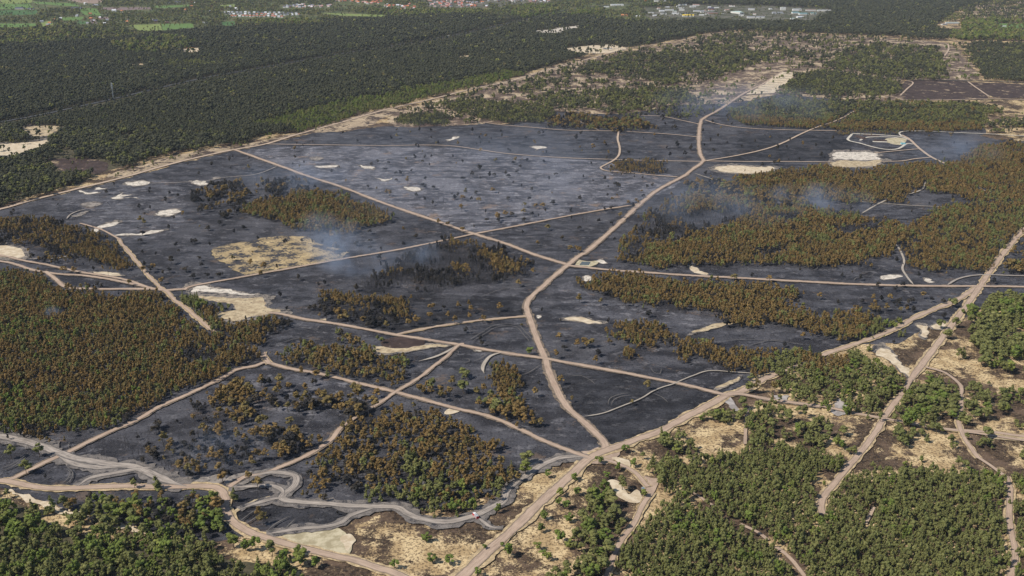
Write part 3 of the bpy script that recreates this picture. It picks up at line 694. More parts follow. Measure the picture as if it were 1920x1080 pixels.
def trunk_mesh(rs, top, r0, limbs, lim_r, zc):
    V, Fc = [], []
    bx, by = rs.uniform(-.5, .5), rs.uniform(-.5, .5)
    pts = [(bx * (t ** 2), by * (t ** 2), top * t) for t in (0, .35, .7, 1.0)]
    tube(V, Fc, pts, [r0, r0 * .75, r0 * .5, r0 * .2])
    for i in range(limbs):
        t = rs.uniform(.42, .9); a = rs.uniform(0, 6.283)
        p = (bx * t * t, by * t * t, top * t)
        L = lim_r * rs.uniform(.5, .95)
        twig(V, Fc, p, (p[0] + math.cos(a) * L, p[1] + math.sin(a) * L, p[2] + L * rs.uniform(.15, .7)), r0 * .35)
    return V, Fc
def crown_mesh(rs, kind, hi=True):
    """clumped crown of a 10 m tree"""
    V = []; Fc = []; n = 0
    def add(vv, ff):
        nonlocal n
        V.extend(map(tuple, vv)); Fc.extend([tuple(x + n for x in f) for f in ff]); n += len(vv)
    clumps = []
    if kind == 'spruce':
        for i in range(12 if hi else 6):
            t = (i + rs.uniform(0, .6)) / (12 if hi else 6); z = 2.0 + 7.6 * t; r = 2.3 * (1 - t) ** .8
            a = rs.uniform(0, 6.28)
            clumps.append((math.cos(a) * r * .55, math.sin(a) * r * .55, z, max(.35, r * .7), .7))
    else:
        rx, rz, zc = {'pine': (2.75, 3.0, 6.3), 'scorched': (2.6, 3.0, 6.2), 'broad': (3.2, 3.7, 5.6), 'black': (2.4, 2.9, 5.0)}[kind]
        k = {'pine': 13, 'scorched': 12, 'broad': 16, 'black': 11}[kind]
        if not hi: k = 6
        for i in range(k):
            while True:
                p = np.array([rs.uniform(-1, 1) for _ in range(3)])
                q = np.linalg.norm(p)
                if .25 < q < 1: break
            r = rs.uniform(.75, 1.45) * (1.0 if hi else 1.35) * (1.1 if kind == 'broad' else 1.0)
            if kind in ('scorched', 'black'): r *= .92
            taper = 1.0 - .32 * p[2] if kind != 'broad' else 1.0
            clumps.append((p[0] * rx * taper * .82, p[1] * rx * taper * .82, zc + p[2] * rz * .85, r, rs.uniform(.62, .9)))
    for x, y, z, r, fl in clumps:
        d = np.array([rs.uniform(.62, 1.28) for _ in range(len(ICO_V))])
        a = rs.uniform(0, 6.28); ca, sa = math.cos(a), math.sin(a)
        vv = ICO_V * d[:, None] * r
        vv = np.stack([vv[:, 0] * ca - vv[:, 1] * sa + x, vv[:, 0] * sa + vv[:, 1] * ca + y, vv[:, 2] * fl + z], 1)
        ff = ICO_F
        if kind in ('scorched', 'black'):       # thinned by the fire
            keep = [i for i in range(len(ff)) if rs.random() < (.86 if kind == 'scorched' else .7)]
            ff = ff[keep]
        add(vv, ff)
        for _ in range(13 if hi else 5):        # loose sprays of needles or leaves on the clump's skin
            d3 = np.array([rs.gauss(0, 1), rs.gauss(0, 1), rs.gauss(.25, .9)]); d3 /= np.linalg.norm(d3)
            c = np.array([x, y, z]) + d3 * r * rs.uniform(.85, 1.3) * np.array([1, 1, fl])
            t1 = np.array([rs.gauss(0, 1) for _ in range(3)]); t1 /= np.linalg.norm(t1)
            t2 = np.cross(t1, d3 + .01)
            s = rs.uniform(.22, .5)
            add([c - t1 * s, c + t1 * s * .8, c + t2 * s * 1.3], [(0, 1, 2)])
    return V, Fc
def charred_mesh(rs, hi=True):
    V, Fc = [], []
    for i in range(22 if hi else 12):
        t = rs.uniform(.35, 1.0); a = rs.uniform(0, 6.283); z = 9.2 * t
        L = rs.uniform(.9, 2.0) * (1.25 - t * .75)
        e = (math.cos(a) * L, math.sin(a) * L, z + L * rs.uniform(.1, .6))
        twig(V, Fc, (0, 0, z), e, .075)
        for _ in range(3 if hi else 1):
            u = rs.uniform(.4, 1)
            p = (e[0] * u, e[1] * u, z + (e[2] - z) * u)
            twig(V, Fc, p, (p[0] + rs.uniform(-.7, .7), p[1] + rs.uniform(-.7, .7), p[2] + rs.uniform(.1, .8)), .04)
    return V, Fc
KINDS = ['pine_tree', 'scorched_pine', 'broadleaf_tree', 'charred_tree', 'blackened_tree', 'forest_conifer', 'hedge_tree']
LEAFM = ['pine_leaf', 'scorched_leaf', 'broad_leaf', 'char', 'black_leaf', 'far_leaf', 'town_leaf']
CK = ['pine', 'scorched', 'broad', None, 'black', 'pine', 'broad']
NV = [7, 6, 5, 5, 4, 5, 4]
PROTO = []          # per kind: list of (trunk mesh, crown mesh)
STUFFP = []         # per kind: list of objects (unlinked) for the far woods
for k in range(7):
    hi_list, lo_list = [], []
    for v in range(NV[k]):
        rs = random.Random(100 * k + v)
        bark = 'bark' if k in (0, 2, 5, 6) else 'char'
        ck = CK[k]
        if k == 0 and v >= 5: ck = 'spruce'
        if k == 3:
            tV, tF = trunk_mesh(rs, 9.6, .16, 0, 1, 6)
            cV, cF = charred_mesh(rs)
        else:
            tV, tF = trunk_mesh(rs, 7.8, .19, 6, 2.2, 6)
            cV, cF = crown_mesh(rs, ck, True)
        hi_list.append((from_np('trunk', tV, tF, [bark]), from_np('crown', cV, cF, [LEAFM[k]])))
        if k == 3: lV, lF = charred_mesh(rs, True)
        else: lV, lF = crown_mesh(rs, ck, k not in (5, 6))
        n = len(tV)
        me = from_np('tree_shape', list(tV) + list(lV), list(tF) + [tuple(i + n for i in f) for f in lF], [bark, LEAFM[k]], [0] * len(tF) + [1] * len(lF))
        lo_list.append(bpy.data.objects.new('tree_shape', me))
    PROTO.append(hi_list); STUFFP.append(lo_list)

# ================================================================== TREES: where they stand
X0, Y0, WW, HH = -340, -40, 2600, 1260
DENS = np.zeros((HH, WW), np.float32); CLUMP = np.zeros((HH, WW), np.float32)
HS = np.ones((HH, WW), np.float32); WFR = np.zeros((HH, WW), np.float32); REG = np.zeros((HH, WW), np.int16)
MIX = np.zeros((7, HH, WW), np.float32)
PROT = np.zeros((HH, WW), bool)
def pmask(px):
    p = np.asarray(px, float) - (X0, Y0)
    x0, y0 = np.maximum(np.floor(p.min(0)).astype(int), 0)
    x1, y1 = np.minimum(np.ceil(p.max(0)).astype(int) + 1, (WW, HH))
    if x1 <= x0 or y1 <= y0: return None
    yy, xx = np.mgrid[y0:y1, x0:x1]
    xx = xx + .5; yy = yy + .5
    ins = np.zeros(xx.shape, bool)
    n = len(p)
    for i in range(n):
        ax, ay = p[i]; bx, by = p[(i + 1) % n]
        if ay == by: continue
        c = ((ay > yy) != (by > yy)) & (xx < (bx - ax) * (yy - ay) / (by - ay) + ax)
        ins ^= c
    return slice(y0, y1), slice(x0, x1), ins
REGN = [('', '')]
def wood(dens, clump, mixd, poly, hs=1.0, where='', rg=None, wide=0.0):
    r = pmask(poly)
    if r is None: return
    sy, sx, m = r
    if rg is None:
        REGN.append((where, '')); rid = len(REGN) - 1
    else: rid = rg
    DENS[sy, sx][m] = dens; CLUMP[sy, sx][m] = clump; HS[sy, sx][m] = hs; WFR[sy, sx][m] = wide; REG[sy, sx][m] = rid
    for k in range(7): MIX[k][sy, sx][m] = mixd.get(k, 0.0)
gP, sC, bL, cH, bK, fC, tH = range(7)

wood(.010, 0, {bK: .75, sC: .25}, BURN, .9)
# --- far band and the big forest
wood(.46, 20, {tH: .75, fC: .25}, [(-340, -40), (2260, -40), (2260, 45), (1700, 60), (1500, 60), (1200, 40), (900, 30), (480, 60), (240, 80), (-340, 90)], .7)
for pl in ([(415, 20), (565, 21), (565, 35), (430, 36)], [(520, 8), (622, 8), (622, 17), (520, 17)], [(625, 0), (720, 0), (720, 10), (625, 10)], [(720, 7), (780, 7), (780, 21), (720, 21)], [(802, -2), (872, -2), (872, 15), (802, 15)], [(872, 2), (916, 2), (916, 16), (872, 16)], [(905, -4), (1036, -4), (1036, 6), (905, 6)], [(1130, 5), (1175, 5), (1175, 16), (1130, 16)]):
    wood(.16, 20, {tH: .8, fC: .2}, pl, .5)
wood(1., 0, {fC: .96, tH: .04}, [(-340, 74), (60, 74), (240, 60), (300, 60), (400, 52), (470, 48), (560, 42), (640, 36), (760, 31), (880, 26), (980, 34), (1060, 28), (1200, 42), (1300, 38), (1420, 40), (1520, 42), (1560, 22), (1545, 12), (1250, 6), (1240, -40), (1850, -40), (1850, 2), (1800, 14), (1740, 50), (1730, 62),
     (1705, 66), (1547, 60), (1370, 53), (1273, 70), (1173, 86), (1107, 98), (1000, 130), (887, 157), (807, 176), (720, 196), (640, 219), (530, 245), (430, 267), (310, 284), (200, 318), (140, 342), (57, 369), (0, 384), (-340, 460)], 1.25)
wood(.9, 30, {tH: .55, bL: .1, fC: .35}, [(-340, 55), (60, 50), (240, 57), (300, 62), (230, 72), (60, 84), (-340, 88)], 1.2)
wood(.8, 30, {tH: .6, bL: .15, fC: .25}, [(210, 85), (260, 78), (310, 70), (350, 74), (365, 82), (345, 92), (300, 100), (240, 100)], 1.2)
wood(.95, 20, {gP: .5, fC: .5}, [(310, 115), (420, 110), (420, 122), (320, 126)], 1.1)
wood(.95, 20, {bL: .35, gP: .5, fC: .15}, [(470, 232), (560, 208), (640, 188), (760, 165), (880, 145), (960, 130), (985, 138), (890, 160), (800, 181), (720, 200), (640, 222), (560, 243)], .9)
wood(.75, 40, {fC: .75, gP: .25}, [(-340, 230), (130, 240), (300, 245), (420, 255), (430, 268), (310, 285), (200, 318), (140, 342), (57, 369), (0, 384), (-340, 460)], 1.0)
wood(.1, 20, {gP: 1}, [(80, 296), (190, 294), (215, 310), (190, 328), (120, 326), (90, 315)], .7)
wood(.22, 14, {gP: .8, bL: .2}, [(200, 332), (260, 308), (330, 288), (440, 266), (560, 244), (640, 222), (700, 202), (640, 226), (560, 250), (440, 278), (333, 303)], .6)
# yellow-green trees by the towns
for pl in ([(690, 18), (900, 18), (900, 26), (760, 30), (690, 26)], [(960, 12), (1040, 10), (1050, 22), (1130, 14), (1130, 24), (1060, 28), (980, 32), (960, 26)],
           [(470, 36), (560, 38), (640, 44), (560, 48), (470, 46)], [(1208, 8), (1270, 6), (1270, 16), (1215, 20)]):
    wood(.95, 10, {tH: .55, bL: .3, fC: .15}, pl, 1.2)
wood(1., 0, {tH: .5, bL: .4, fC: .1}, [(1770, 62), (1800, 45), (1815, 38), (1860, 35), (1920, 40), (2260, 40), (2260, 75), (1920, 72), (1830, 72), (1790, 70)], 1.2)
wood(1., 0, {fC: .9, tH: .1}, [(1735, 50), (1770, 50), (1790, 62), (1770, 72), (1700, 70), (1700, 60)], 1.2)
wood(.45, 20, {fC: .7, tH: .3}, [(1800, 12), (1890, 2), (2260, 0), (2260, 32), (1880, 33), (1820, 32)], .8)
wood(0, 0, {}, [(1755, 42), (1800, 38), (1802, 52), (1815, 54), (1800, 57), (1760, 52)])
# industrial estate
wood(.18, 20, {tH: .6, fC: .4}, [(1205, 12), (1290, 6), (1450, 8), (1560, 16), (1560, 24), (1510, 40), (1400, 38), (1290, 38), (1225, 36)], .55)
# heath with pines between the forest and the fire
wood(.36, 18, {fC: .6, gP: .4}, [(745, 208), (900, 166), (1010, 140), (1090, 114), (1175, 95), (1290, 74), (1380, 57), (1700, 70), (1700, 150), (1640, 195), (1460, 176), (1380, 190), (1273, 196), (1160, 212), (1040, 206), (1000, 224), (907, 229), (850, 230), (760, 233)], .95)
wood(.56, 18, {fC: .6, gP: .4}, [(1140, 110), (1240, 95), (1330, 80), (1420, 90), (1480, 100), (1460, 125), (1420, 140), (1330, 150), (1220, 150), (1130, 135), (1080, 130)], 1.0)
wood(.66, 18, {gP: .55, fC: .45}, [(1010, 182), (1080, 172), (1180, 168), (1290, 172), (1330, 180), (1290, 196), (1180, 206), (1060, 200), (1010, 200)], .9)
wood(.97, 0, {gP: .5, fC: .5}, [(820, 192), (870, 186), (950, 190), (1030, 200), (1040, 212), (1010, 226), (940, 227), (880, 215), (835, 204)], .95)
wood(1., 0, {gP: .5, fC: .5}, [(745, 217), (775, 210), (820, 211), (847, 222), (835, 232), (780, 232), (747, 228)], .85)
wood(.34, 18, {fC: .6, gP: .4}, [(1440, 60), (1700, 72), (1720, 90), (1600, 100), (1460, 100)], .9)
wood(.18, 18, {gP: .7, bL: .3}, [(1380, 130), (1440, 110), (1500, 112), (1500, 145), (1470, 172), (1400, 185), (1330, 190), (1290, 180), (1330, 150)], .8)
wood(.58, 18, {fC: .5, gP: .5}, [(1570, 98), (1640, 84), (1750, 88), (1770, 110), (1775, 145), (1700, 148), (1640, 140), (1560, 125)], 1.0)
wood(1., 0, {gP: .45, fC: .55}, [(1462, 165), (1500, 137), (1560, 132), (1620, 142), (1680, 150), (1692, 160), (1680, 175), (1600, 176), (1520, 172)], 1.0)
wood(1., 0, {fC: .8, gP: .2}, [(1808, 82), (1860, 78), (1920, 80), (2260, 80), (2260, 152), (1920, 150), (1850, 147), (1830, 120), (1800, 100)], 1.0)
wood(.2, 20, {gP: .6, bL: .4}, [(1771, 80), (1806, 80), (1830, 120), (1845, 148), (1780, 148), (1765, 110)], .6)
wood(.12, 20, {gP: .6, bL: .4}, [(1690, 186), (1920, 186), (2260, 188), (2260, 250), (1850, 246), (1865, 210), (1840, 195)], .7)
wood(.55, 25, {fC: .6, gP: .4}, [(1850, 228), (1920, 225), (2260, 225), (2260, 250), (1920, 248), (1850, 246)], .8)
wood(1., 0, {gP: .5, fC: .42, sC: .08}, [(1375, 210), (1400, 195), (1450, 184), (1520, 185), (1600, 190), (1700, 190), (1800, 190), (1860, 196), (1870, 206), (1850, 214), (1840, 235), (1750, 238), (1600, 235), (1500, 232), (1420, 228), (1370, 222)], 1.0)
wood(1., 20, {sC: .6, gP: .25, bK: .15}, [(1365, 220), (1420, 215), (1500, 222), (1600, 226), (1700, 228), (1840, 230), (1838, 242), (1750, 243), (1620, 241), (1500, 238), (1420, 232)], .9)
wood(.5, 25, {gP: .4, bK: .35, cH: .25}, [(1160, 205), (1300, 195), (1380, 193), (1370, 208), (1320, 215), (1240, 222), (1160, 224)], .7)
wood(.75, 20, {sC: .4, bK: .45, gP: .15}, [(1020, 218), (1080, 212), (1160, 222), (1220, 228), (1225, 240), (1170, 242), (1100, 240), (1030, 234)], .8)
wood(.10, 20, {bK: .8, sC: .2}, [(1350, 235), (1480, 245), (1500, 258), (1440, 280), (1350, 282)], .6)
wood(.95, 0, {sC: .5, gP: .5}, [(1570, 242), (1600, 241), (1690, 244), (1692, 251), (1605, 249), (1575, 249)], .55)
# --- burnt area, upper
wood(.92, 20, {sC: .55, bK: .45}, [(1145, 305), (1160, 297), (1200, 297), (1240, 301), (1252, 308), (1240, 320), (1200, 323), (1160, 320)], .8)
wood(.9, 25, {sC: .72, gP: .13, bK: .15}, [(1370, 330), (1400, 320), (1480, 316), (1560, 312), (1620, 318), (1690, 312), (1720, 330), (1720, 355), (1690, 378), (1600, 376), (1520, 372), (1440, 364), (1395, 352)], .95)
wood(.75, 25, {bK: .35, sC: .35, gP: .15, cH: .15}, [(1300, 340), (1370, 330), (1400, 352), (1440, 365), (1520, 372), (1500, 382), (1400, 374), (1300, 372), (1270, 365)], .85)
wood(.9, 35, {sC: .74, gP: .16, bK: .10}, [(1690, 312), (1790, 302), (1840, 276), (1880, 268), (2260, 270), (2260, 410), (1900, 400), (1840, 375), (1780, 360), (1720, 350)], .95)
wood(.9, 25, {sC: .55, gP: .35, bK: .10}, [(1715, 395), (1760, 385), (1850, 372), (1920, 395), (2260, 400), (2260, 440), (1912, 440), (1890, 460), (1840, 468), (1760, 462), (1715, 440)], .9)
wood(.92, 25, {sC: .7, gP: .15, bK: .15}, [(1690, 460), (1740, 452), (1800, 462), (1880, 468), (1868, 495), (1840, 506), (1760, 500), (1700, 488)], .85)
wood(.6, 25, {sC: .7, gP: .15, bK: .15}, [(1905, 455), (2260, 440), (2260, 520), (1880, 512)], .85)
wood(1., 0, {sC: .72, gP: .20, bK: .08}, [(1150, 484), (1165, 452), (1200, 422), (1225, 392), (1265, 375), (1340, 370), (1400, 374), (1440, 382), (1510, 384), (1545, 398), (1600, 398), (1660, 408), (1712, 424), (1705, 448), (1690, 465), (1640, 480), (1640, 490), (1560, 488), (1520, 498), (1460, 490), (1400, 482), (1340, 490), (1280, 490), (1220, 492), (1185, 486)], 1.0)
wood(.95, 20, {sC: .12, cH: .6, bK: .28}, [(1165, 460), (1200, 425), (1225, 395), (1262, 380), (1290, 378), (1282, 400), (1262, 425), (1240, 450), (1200, 475), (1170, 482)], .95)
wood(.95, 0, {cH: .8, bK: .2}, [(1255, 440), (1280, 405), (1320, 390), (1370, 385), (1410, 390), (1400, 410), (1360, 428), (1310, 440), (1258, 450)], 1.0)
wood(.95, 0, {cH: .75, bK: .25}, [(1425, 398), (1470, 394), (1510, 398), (1505, 408), (1460, 410), (1425, 408)], .9)
wood(.95, 0, {cH: .7, bK: .3}, [(1568, 428), (1610, 420), (1665, 416), (1660, 428), (1610, 434), (1570, 436)], .9)
wood(.6, 20, {bK: .6, sC: .4}, [(1400, 465), (1480, 462), (1480, 476), (1400, 478)], .85)
# --- burnt area, left and middle
wood(.95, 20, {sC: .62, bK: .22, cH: .16}, [(-340, 400), (0, 412), (55, 404), (100, 410), (150, 425), (182, 440), (215, 462), (248, 492), (238, 500), (195, 492), (150, 488), (100, 478), (85, 462), (60, 448), (0, 440), (-340, 440)], .95)
wood(.8, 20, {cH: .5, bK: .35, sC: .15}, [(-340, 440), (0, 436), (60, 446), (90, 462), (100, 480), (50, 462), (0, 456), (-340, 456)], .9)
wood(1., 0, {sC: .70, gP: .24, bK: .06}, [(455, 397), (480, 386), (530, 366), (580, 358), (640, 366), (700, 385), (745, 404), (735, 413), (690, 420), (650, 430), (600, 436), (570, 424), (540, 414), (500, 412), (470, 406)], 1.05)
wood(.55, 14, {cH: .3, bK: .5, sC: .2}, [(345, 365), (400, 345), (470, 332), (560, 335), (600, 350), (560, 362), (500, 376), (455, 392), (440, 405), (400, 402), (360, 385)], .9)
wood(1., 0, {cH: .75, bK: .25}, [(688, 528), (715, 500), (770, 472), (830, 456), (900, 458), (950, 470), (990, 490), (985, 505), (950, 518), (880, 526), (800, 536), (700, 538)], 1.15)
for pl in ([(925, 487), (945, 480), (978, 492), (980, 502), (950, 504), (928, 500)], [(838, 458), (850, 453), (885, 456), (886, 463), (845, 464)], [(888, 470), (920, 468), (938, 480), (930, 490), (890, 474)],
           [(848, 502), (862, 497), (876, 502), (874, 510), (850, 510)], [(730, 500), (745, 495), (760, 502), (755, 508), (732, 506)]):
    wood(1., 0, {sC: 1.}, pl, 1.1)
wood(.75, 14, {cH: .35, bK: .5, sC: .15}, [(590, 560), (640, 555), (700, 570), (770, 588), (740, 605), (680, 608), (610, 590)], .85)
wood(1., 0, {sC: .85, bK: .15}, [(600, 547), (640, 543), (690, 555), (740, 560), (785, 578), (780, 588), (745, 588), (700, 572), (640, 562), (605, 556)], .9)
wood(.9, 20, {gP: .9, bL: .1}, [(350, 555), (372, 548), (395, 560), (392, 576), (360, 578), (348, 570)], 1.05, 'beside the large pale sand patch')
wood(.7, 10, {bK: .6, gP: .4}, [(398, 572), (420, 566), (436, 572), (432, 582), (400, 584)], .8)
wood(1., 10, {sC: .68, gP: .2, bK: .12}, [(362, 580), (395, 588), (430, 598), (470, 600), (500, 588), (545, 592), (552, 604), (510, 622), (470, 638), (430, 642), (405, 622), (380, 604)], 1.0, 'in the strip below the large pale sand patch')
wood(.8, 12, {cH: .5, bK: .5}, [(505, 600), (550, 594), (556, 610), (520, 620)], .85)
wood(.88, 25, {sC: .6, gP: .3, bK: .1}, [(-340, 510), (0, 500), (60, 505), (100, 522), (110, 545), (60, 552), (-340, 552)], .95)
wood(1., 0, {sC: .80, gP: .15, bL: .02, bK: .03}, [(-340, 540), (0, 545), (200, 547), (300, 547), (330, 572), (345, 592), (375, 618), (400, 642), (440, 652), (484, 664), (486, 674), (440, 688), (395, 708), (340, 732), (290, 752), (235, 785), (190, 806), (130, 812), (60, 800), (-340, 800)], 1.0, 'in the big brown scorched wood on the left')
for pl in ([(-340, 590), (60, 600), (140, 620), (150, 640), (100, 650), (40, 640), (-340, 640)], [(-340, 720), (60, 730), (140, 745), (200, 770), (190, 800), (130, 812), (60, 800), (-340, 800)], [(300, 560), (340, 590), (360, 610), (330, 600), (300, 575)], [(190, 715), (260, 730), (290, 745), (250, 755), (200, 735)]):
    wood(1., 0, {sC: .34, gP: .52, bL: .11, bK: .03}, pl, 1.0, 'among the brown pines of the left scorched wood')
wood(.9, 10, {bK: .7, cH: .3}, [(345, 655), (385, 650), (400, 668), (380, 685), (355, 675)], .9)
wood(.9, 10, {sC: .75, bK: .25}, [(432, 655), (470, 650), (486, 664), (470, 682), (440, 684)], .9)
wood(.85, 20, {sC: .3, gP: .45, bK: .25}, [(-340, 800), (60, 805), (110, 815), (60, 828), (-340, 815)], .95)
# burnt clearings with scattered trees in the lower left
wood(.34, 12, {sC: .62, bK: .2, cH: .18}, [(215, 818), (340, 752), (440, 705), (520, 690), (600, 705), (690, 725), (715, 745), (690, 765), (640, 795), (560, 850), (480, 880), (400, 885), (280, 865), (220, 855), (170, 843)], 1.1, 'on the burnt clearing left of the bottom wood')
wood(.62, 14, {sC: .3, bK: .22, cH: .48}, [(200, 830), (280, 790), (360, 755), (420, 725), (450, 735), (440, 790), (470, 830), (500, 870), (440, 885), (320, 872), (220, 858)], .85, 'on the smoky burnt slope at the lower left')
wood(.7, 10, {sC: .8, bK: .2}, [(400, 735), (440, 728), (465, 755), (450, 785), (410, 780)], 1.0, 'in the clump beside the burnt clearing')
# middle woods
wood(.9, 14, {sC: .60, gP: .34, bK: .06}, [(512, 655), (560, 645), (620, 634), (690, 634), (720, 650), (745, 672), (770, 690), (765, 712), (740, 722), (690, 710), (640, 700), (580, 690), (530, 678)], .95, 'in the wood between the two middle sand roads', wide=1.0)
wood(.55, 10, {gP: .8, bL: .2}, [(712, 640), (735, 628), (760, 640), (750, 655), (720, 655)], .85, 'on the small heather triangle by the road fork')
wood(.5, 11, {sC: .72, gP: .14, bK: .14}, [(755, 738), (790, 708), (840, 700), (880, 698), (905, 722), (900, 750), (860, 757), (800, 745)], .95, 'on burnt ground between the two crossing sand roads')
wood(.85, 11, {sC: .70, gP: .2, bK: .1}, [(912, 690), (935, 682), (955, 695), (975, 730), (990, 755), (985, 775), (955, 770), (925, 730)], .95, 'in the clump left of the main sand road')
wood(.8, 12, {sC: .72, gP: .2, bK: .08}, [(880, 745), (920, 735), (985, 760), (1000, 778), (1030, 800), (1010, 808), (950, 795), (900, 772)], .95, 'along the lower sand road')
# bottom wood
wood(.97, 12, {sC: .80, gP: .12, bK: .08}, [(590, 868), (620, 828), (650, 790), (690, 772), (770, 782), (830, 776), (880, 786), (890, 822), (920, 845), (972, 862), (975, 880), (940, 905), (900, 900), (860, 880), (800, 870), (740, 880), (700, 900), (640, 920), (580, 920), (568, 900)], 1.0, 'in the scorched bottom wood', wide=.95)
wood(.35, 10, {bK: .6, cH: .4}, [(668, 838), (700, 832), (725, 850), (715, 872), (680, 868)], .8, 'in the ashy hollow of the bottom wood')
wood(.6, 12, {bK: .5, cH: .3, sC: .2}, [(600, 885), (660, 880), (680, 905), (640, 925), (590, 915)], .8, 'in the ashy hollow of the bottom wood')
wood(.97, 12, {gP: .70, bL: .10, sC: .20}, [(700, 905), (740, 885), (800, 872), (860, 880), (910, 900), (945, 900), (950, 915), (925, 935), (890, 955), (850, 962), (800, 970), (770, 965), (755, 950), (700, 940)], 1.0, 'in the green half of the bottom wood', wide=.95)
# right side of the burnt area
wood(1., 0, {sC: .80, gP: .14, bK: .06}, [(1090, 524), (1130, 514), (1200, 516), (1300, 524), (1380, 526), (1450, 533), (1500, 548), (1505, 564), (1450, 568), (1400, 575), (1350, 582), (1290, 578), (1200, 563), (1150, 553), (1110, 540)], 1.0)
wood(1., 0, {sC: .78, gP: .14, bK: .08}, [(1350, 582), (1400, 572), (1460, 572), (1500, 586), (1560, 588), (1612, 586), (1650, 602), (1660, 615), (1620, 626), (1570, 632), (1520, 622), (1470, 615), (1410, 612), (1360, 598)], 1.0)
wood(.92, 10, {gP: .85, bL: .15}, [(1600, 620), (1640, 606), (1660, 608), (1700, 606), (1690, 618), (1650, 630), (1610, 634)], .9)
wood(.95, 12, {sC: .78, gP: .10, bK: .12}, [(1140, 612), (1165, 606), (1215, 608), (1262, 625), (1260, 640), (1220, 640), (1180, 632), (1145, 622)], .9)
wood(.95, 12, {sC: .80, bK: .20}, [(1152, 652), (1175, 645), (1195, 655), (1190, 668), (1160, 666)], .9)
wood(.95, 14, {sC: .72, gP: .13, bK: .15}, [(1262, 645), (1290, 635), (1340, 640), (1400, 648), (1450, 652), (1470, 660), (1450, 675), (1400, 682), (1330, 670), (1270, 668)], .95)
wood(.9, 10, {gP: .7, sC: .3}, [(1392, 690), (1420, 678), (1450, 672), (1440, 700), (1405, 705)], .9)
wood(.7, 10, {sC: .6, bK: .25, gP: .15}, [(1640, 572), (1665, 566), (1700, 570), (1702, 582), (1660, 588), (1640, 582)], .75)
# --- unburnt, right
wood(.97, 12, {gP: .88, bL: .12}, [(1440, 668), (1480, 652), (1540, 660), (1600, 664), (1650, 672), (1690, 690), (1708, 715), (1715, 760), (1690, 778), (1640, 765), (1600, 768), (1560, 762), (1500, 748), (1462, 728), (1470, 704), (1445, 696)], 1.0, 'in the green wood right of the boundary road', wide=1.0)
wood(.95, 8, {sC: .8, gP: .2}, [(1500, 672), (1540, 662), (1580, 672), (1590, 700), (1560, 705), (1515, 690)], 1.0, 'in the brown patch of the green wood')
wood(.8, 18, {gP: .85, bL: .15}, [(1812, 575), (1840, 570), (1900, 552), (2260, 545), (2260, 690), (1930, 690), (1890, 685), (1835, 668), (1812, 645), (1825, 605)], 1.0, 'at the right edge of the view')
wood(.75, 14, {gP: .85, bL: .15}, [(1700, 705), (1730, 700), (1800, 715), (1825, 735), (1800, 790), (1760, 800), (1700, 792), (1690, 770), (1720, 755)], 1.0, 'in the pine clump left of the right-hand track')
wood(.20, 12, {gP: .9, bL: .1}, [(1820, 690), (2260, 690), (2260, 880), (1840, 870), (1810, 800)], .8, 'on the open heath at the right edge')
wood(.8, 14, {gP: .9, bL: .1}, [(1860, 720), (1900, 722), (1925, 740), (1880, 745)], .7, 'on the open heath at the right edge')
wood(.45, 14, {gP: .9, bL: .1}, [(1230, 815), (1300, 790), (1380, 755), (1440, 760), (1540, 775), (1620, 790), (1630, 830), (1590, 870), (1500, 850), (1400, 830), (1300, 850), (1240, 850)], .85, 'on the brown heath above the lower right forest')
wood(.9, 12, {gP: .93, bL: .07}, [(1415, 760), (1445, 752), (1450, 800), (1430, 845), (1400, 850), (1405, 800)], 1.0, 'in the narrow strip above the lower right forest')
wood(.50, 14, {gP: .9, bL: .1}, [(1640, 800), (1780, 800), (1840, 870), (1860, 895), (1760, 872), (1660, 885), (1620, 860)], .85, 'on the heath between the two right-hand tracks')
wood(.97, 14, {gP: .93, bL: .07}, [(1290, 865), (1330, 845), (1400, 838), (1500, 838), (1590, 850), (1595, 870), (1560, 895), (1530, 930), (1528, 965), (1560, 960), (1590, 905), (1640, 890), (1700, 878), (1745, 866), (1800, 878), (1862, 892), (1880, 905), (1884, 960), (1890, 1080), (1890, 1230), (1600, 1230), (1520, 1080), (1470, 1035), (1420, 995), (1345, 955), (1290, 920), (1235, 905), (1245, 880)], 1.0, 'in the dense lower right forest')
wood(.98, 14, {gP: .94, bL: .06}, [(1110, 1230), (1155, 1080), (1180, 1020), (1215, 950), (1240, 915), (1285, 930), (1330, 962), (1400, 1008), (1450, 1038), (1495, 1080), (1580, 1230)], 1.0, 'in the forest wedge left of the sandy forest path')
wood(.9, 14, {gP: .9, bL: .1}, [(1908, 1230), (1912, 1080), (1905, 1000), (1903, 930), (1895, 890), (2260, 880), (2260, 1230)], .95, 'right of the track in the lower right corner')
wood(.80, 12, {gP: .80, bL: .2}, [(1010, 1090), (1045, 1060), (1075, 1010), (1080, 960), (1110, 920), (1140, 900), (1150, 945), (1185, 960), (1170, 1000), (1140, 1060), (1120, 1100), (1080, 1230), (980, 1230)], .95, 'in the pine strip right of the boundary road')
wood(.10, 10, {gP: .6, bL: .4}, [(1000, 1000), (1080, 900), (1140, 885), (1100, 925), (1070, 970), (1060, 1010)], .7, 'on the heather right of the boundary road')
wood(.4, 12, {gP: .95, bL: .05}, [(1225, 850), (1260, 835), (1290, 860), (1245, 880), (1230, 905)], .9, 'at the edge of the lower right forest')
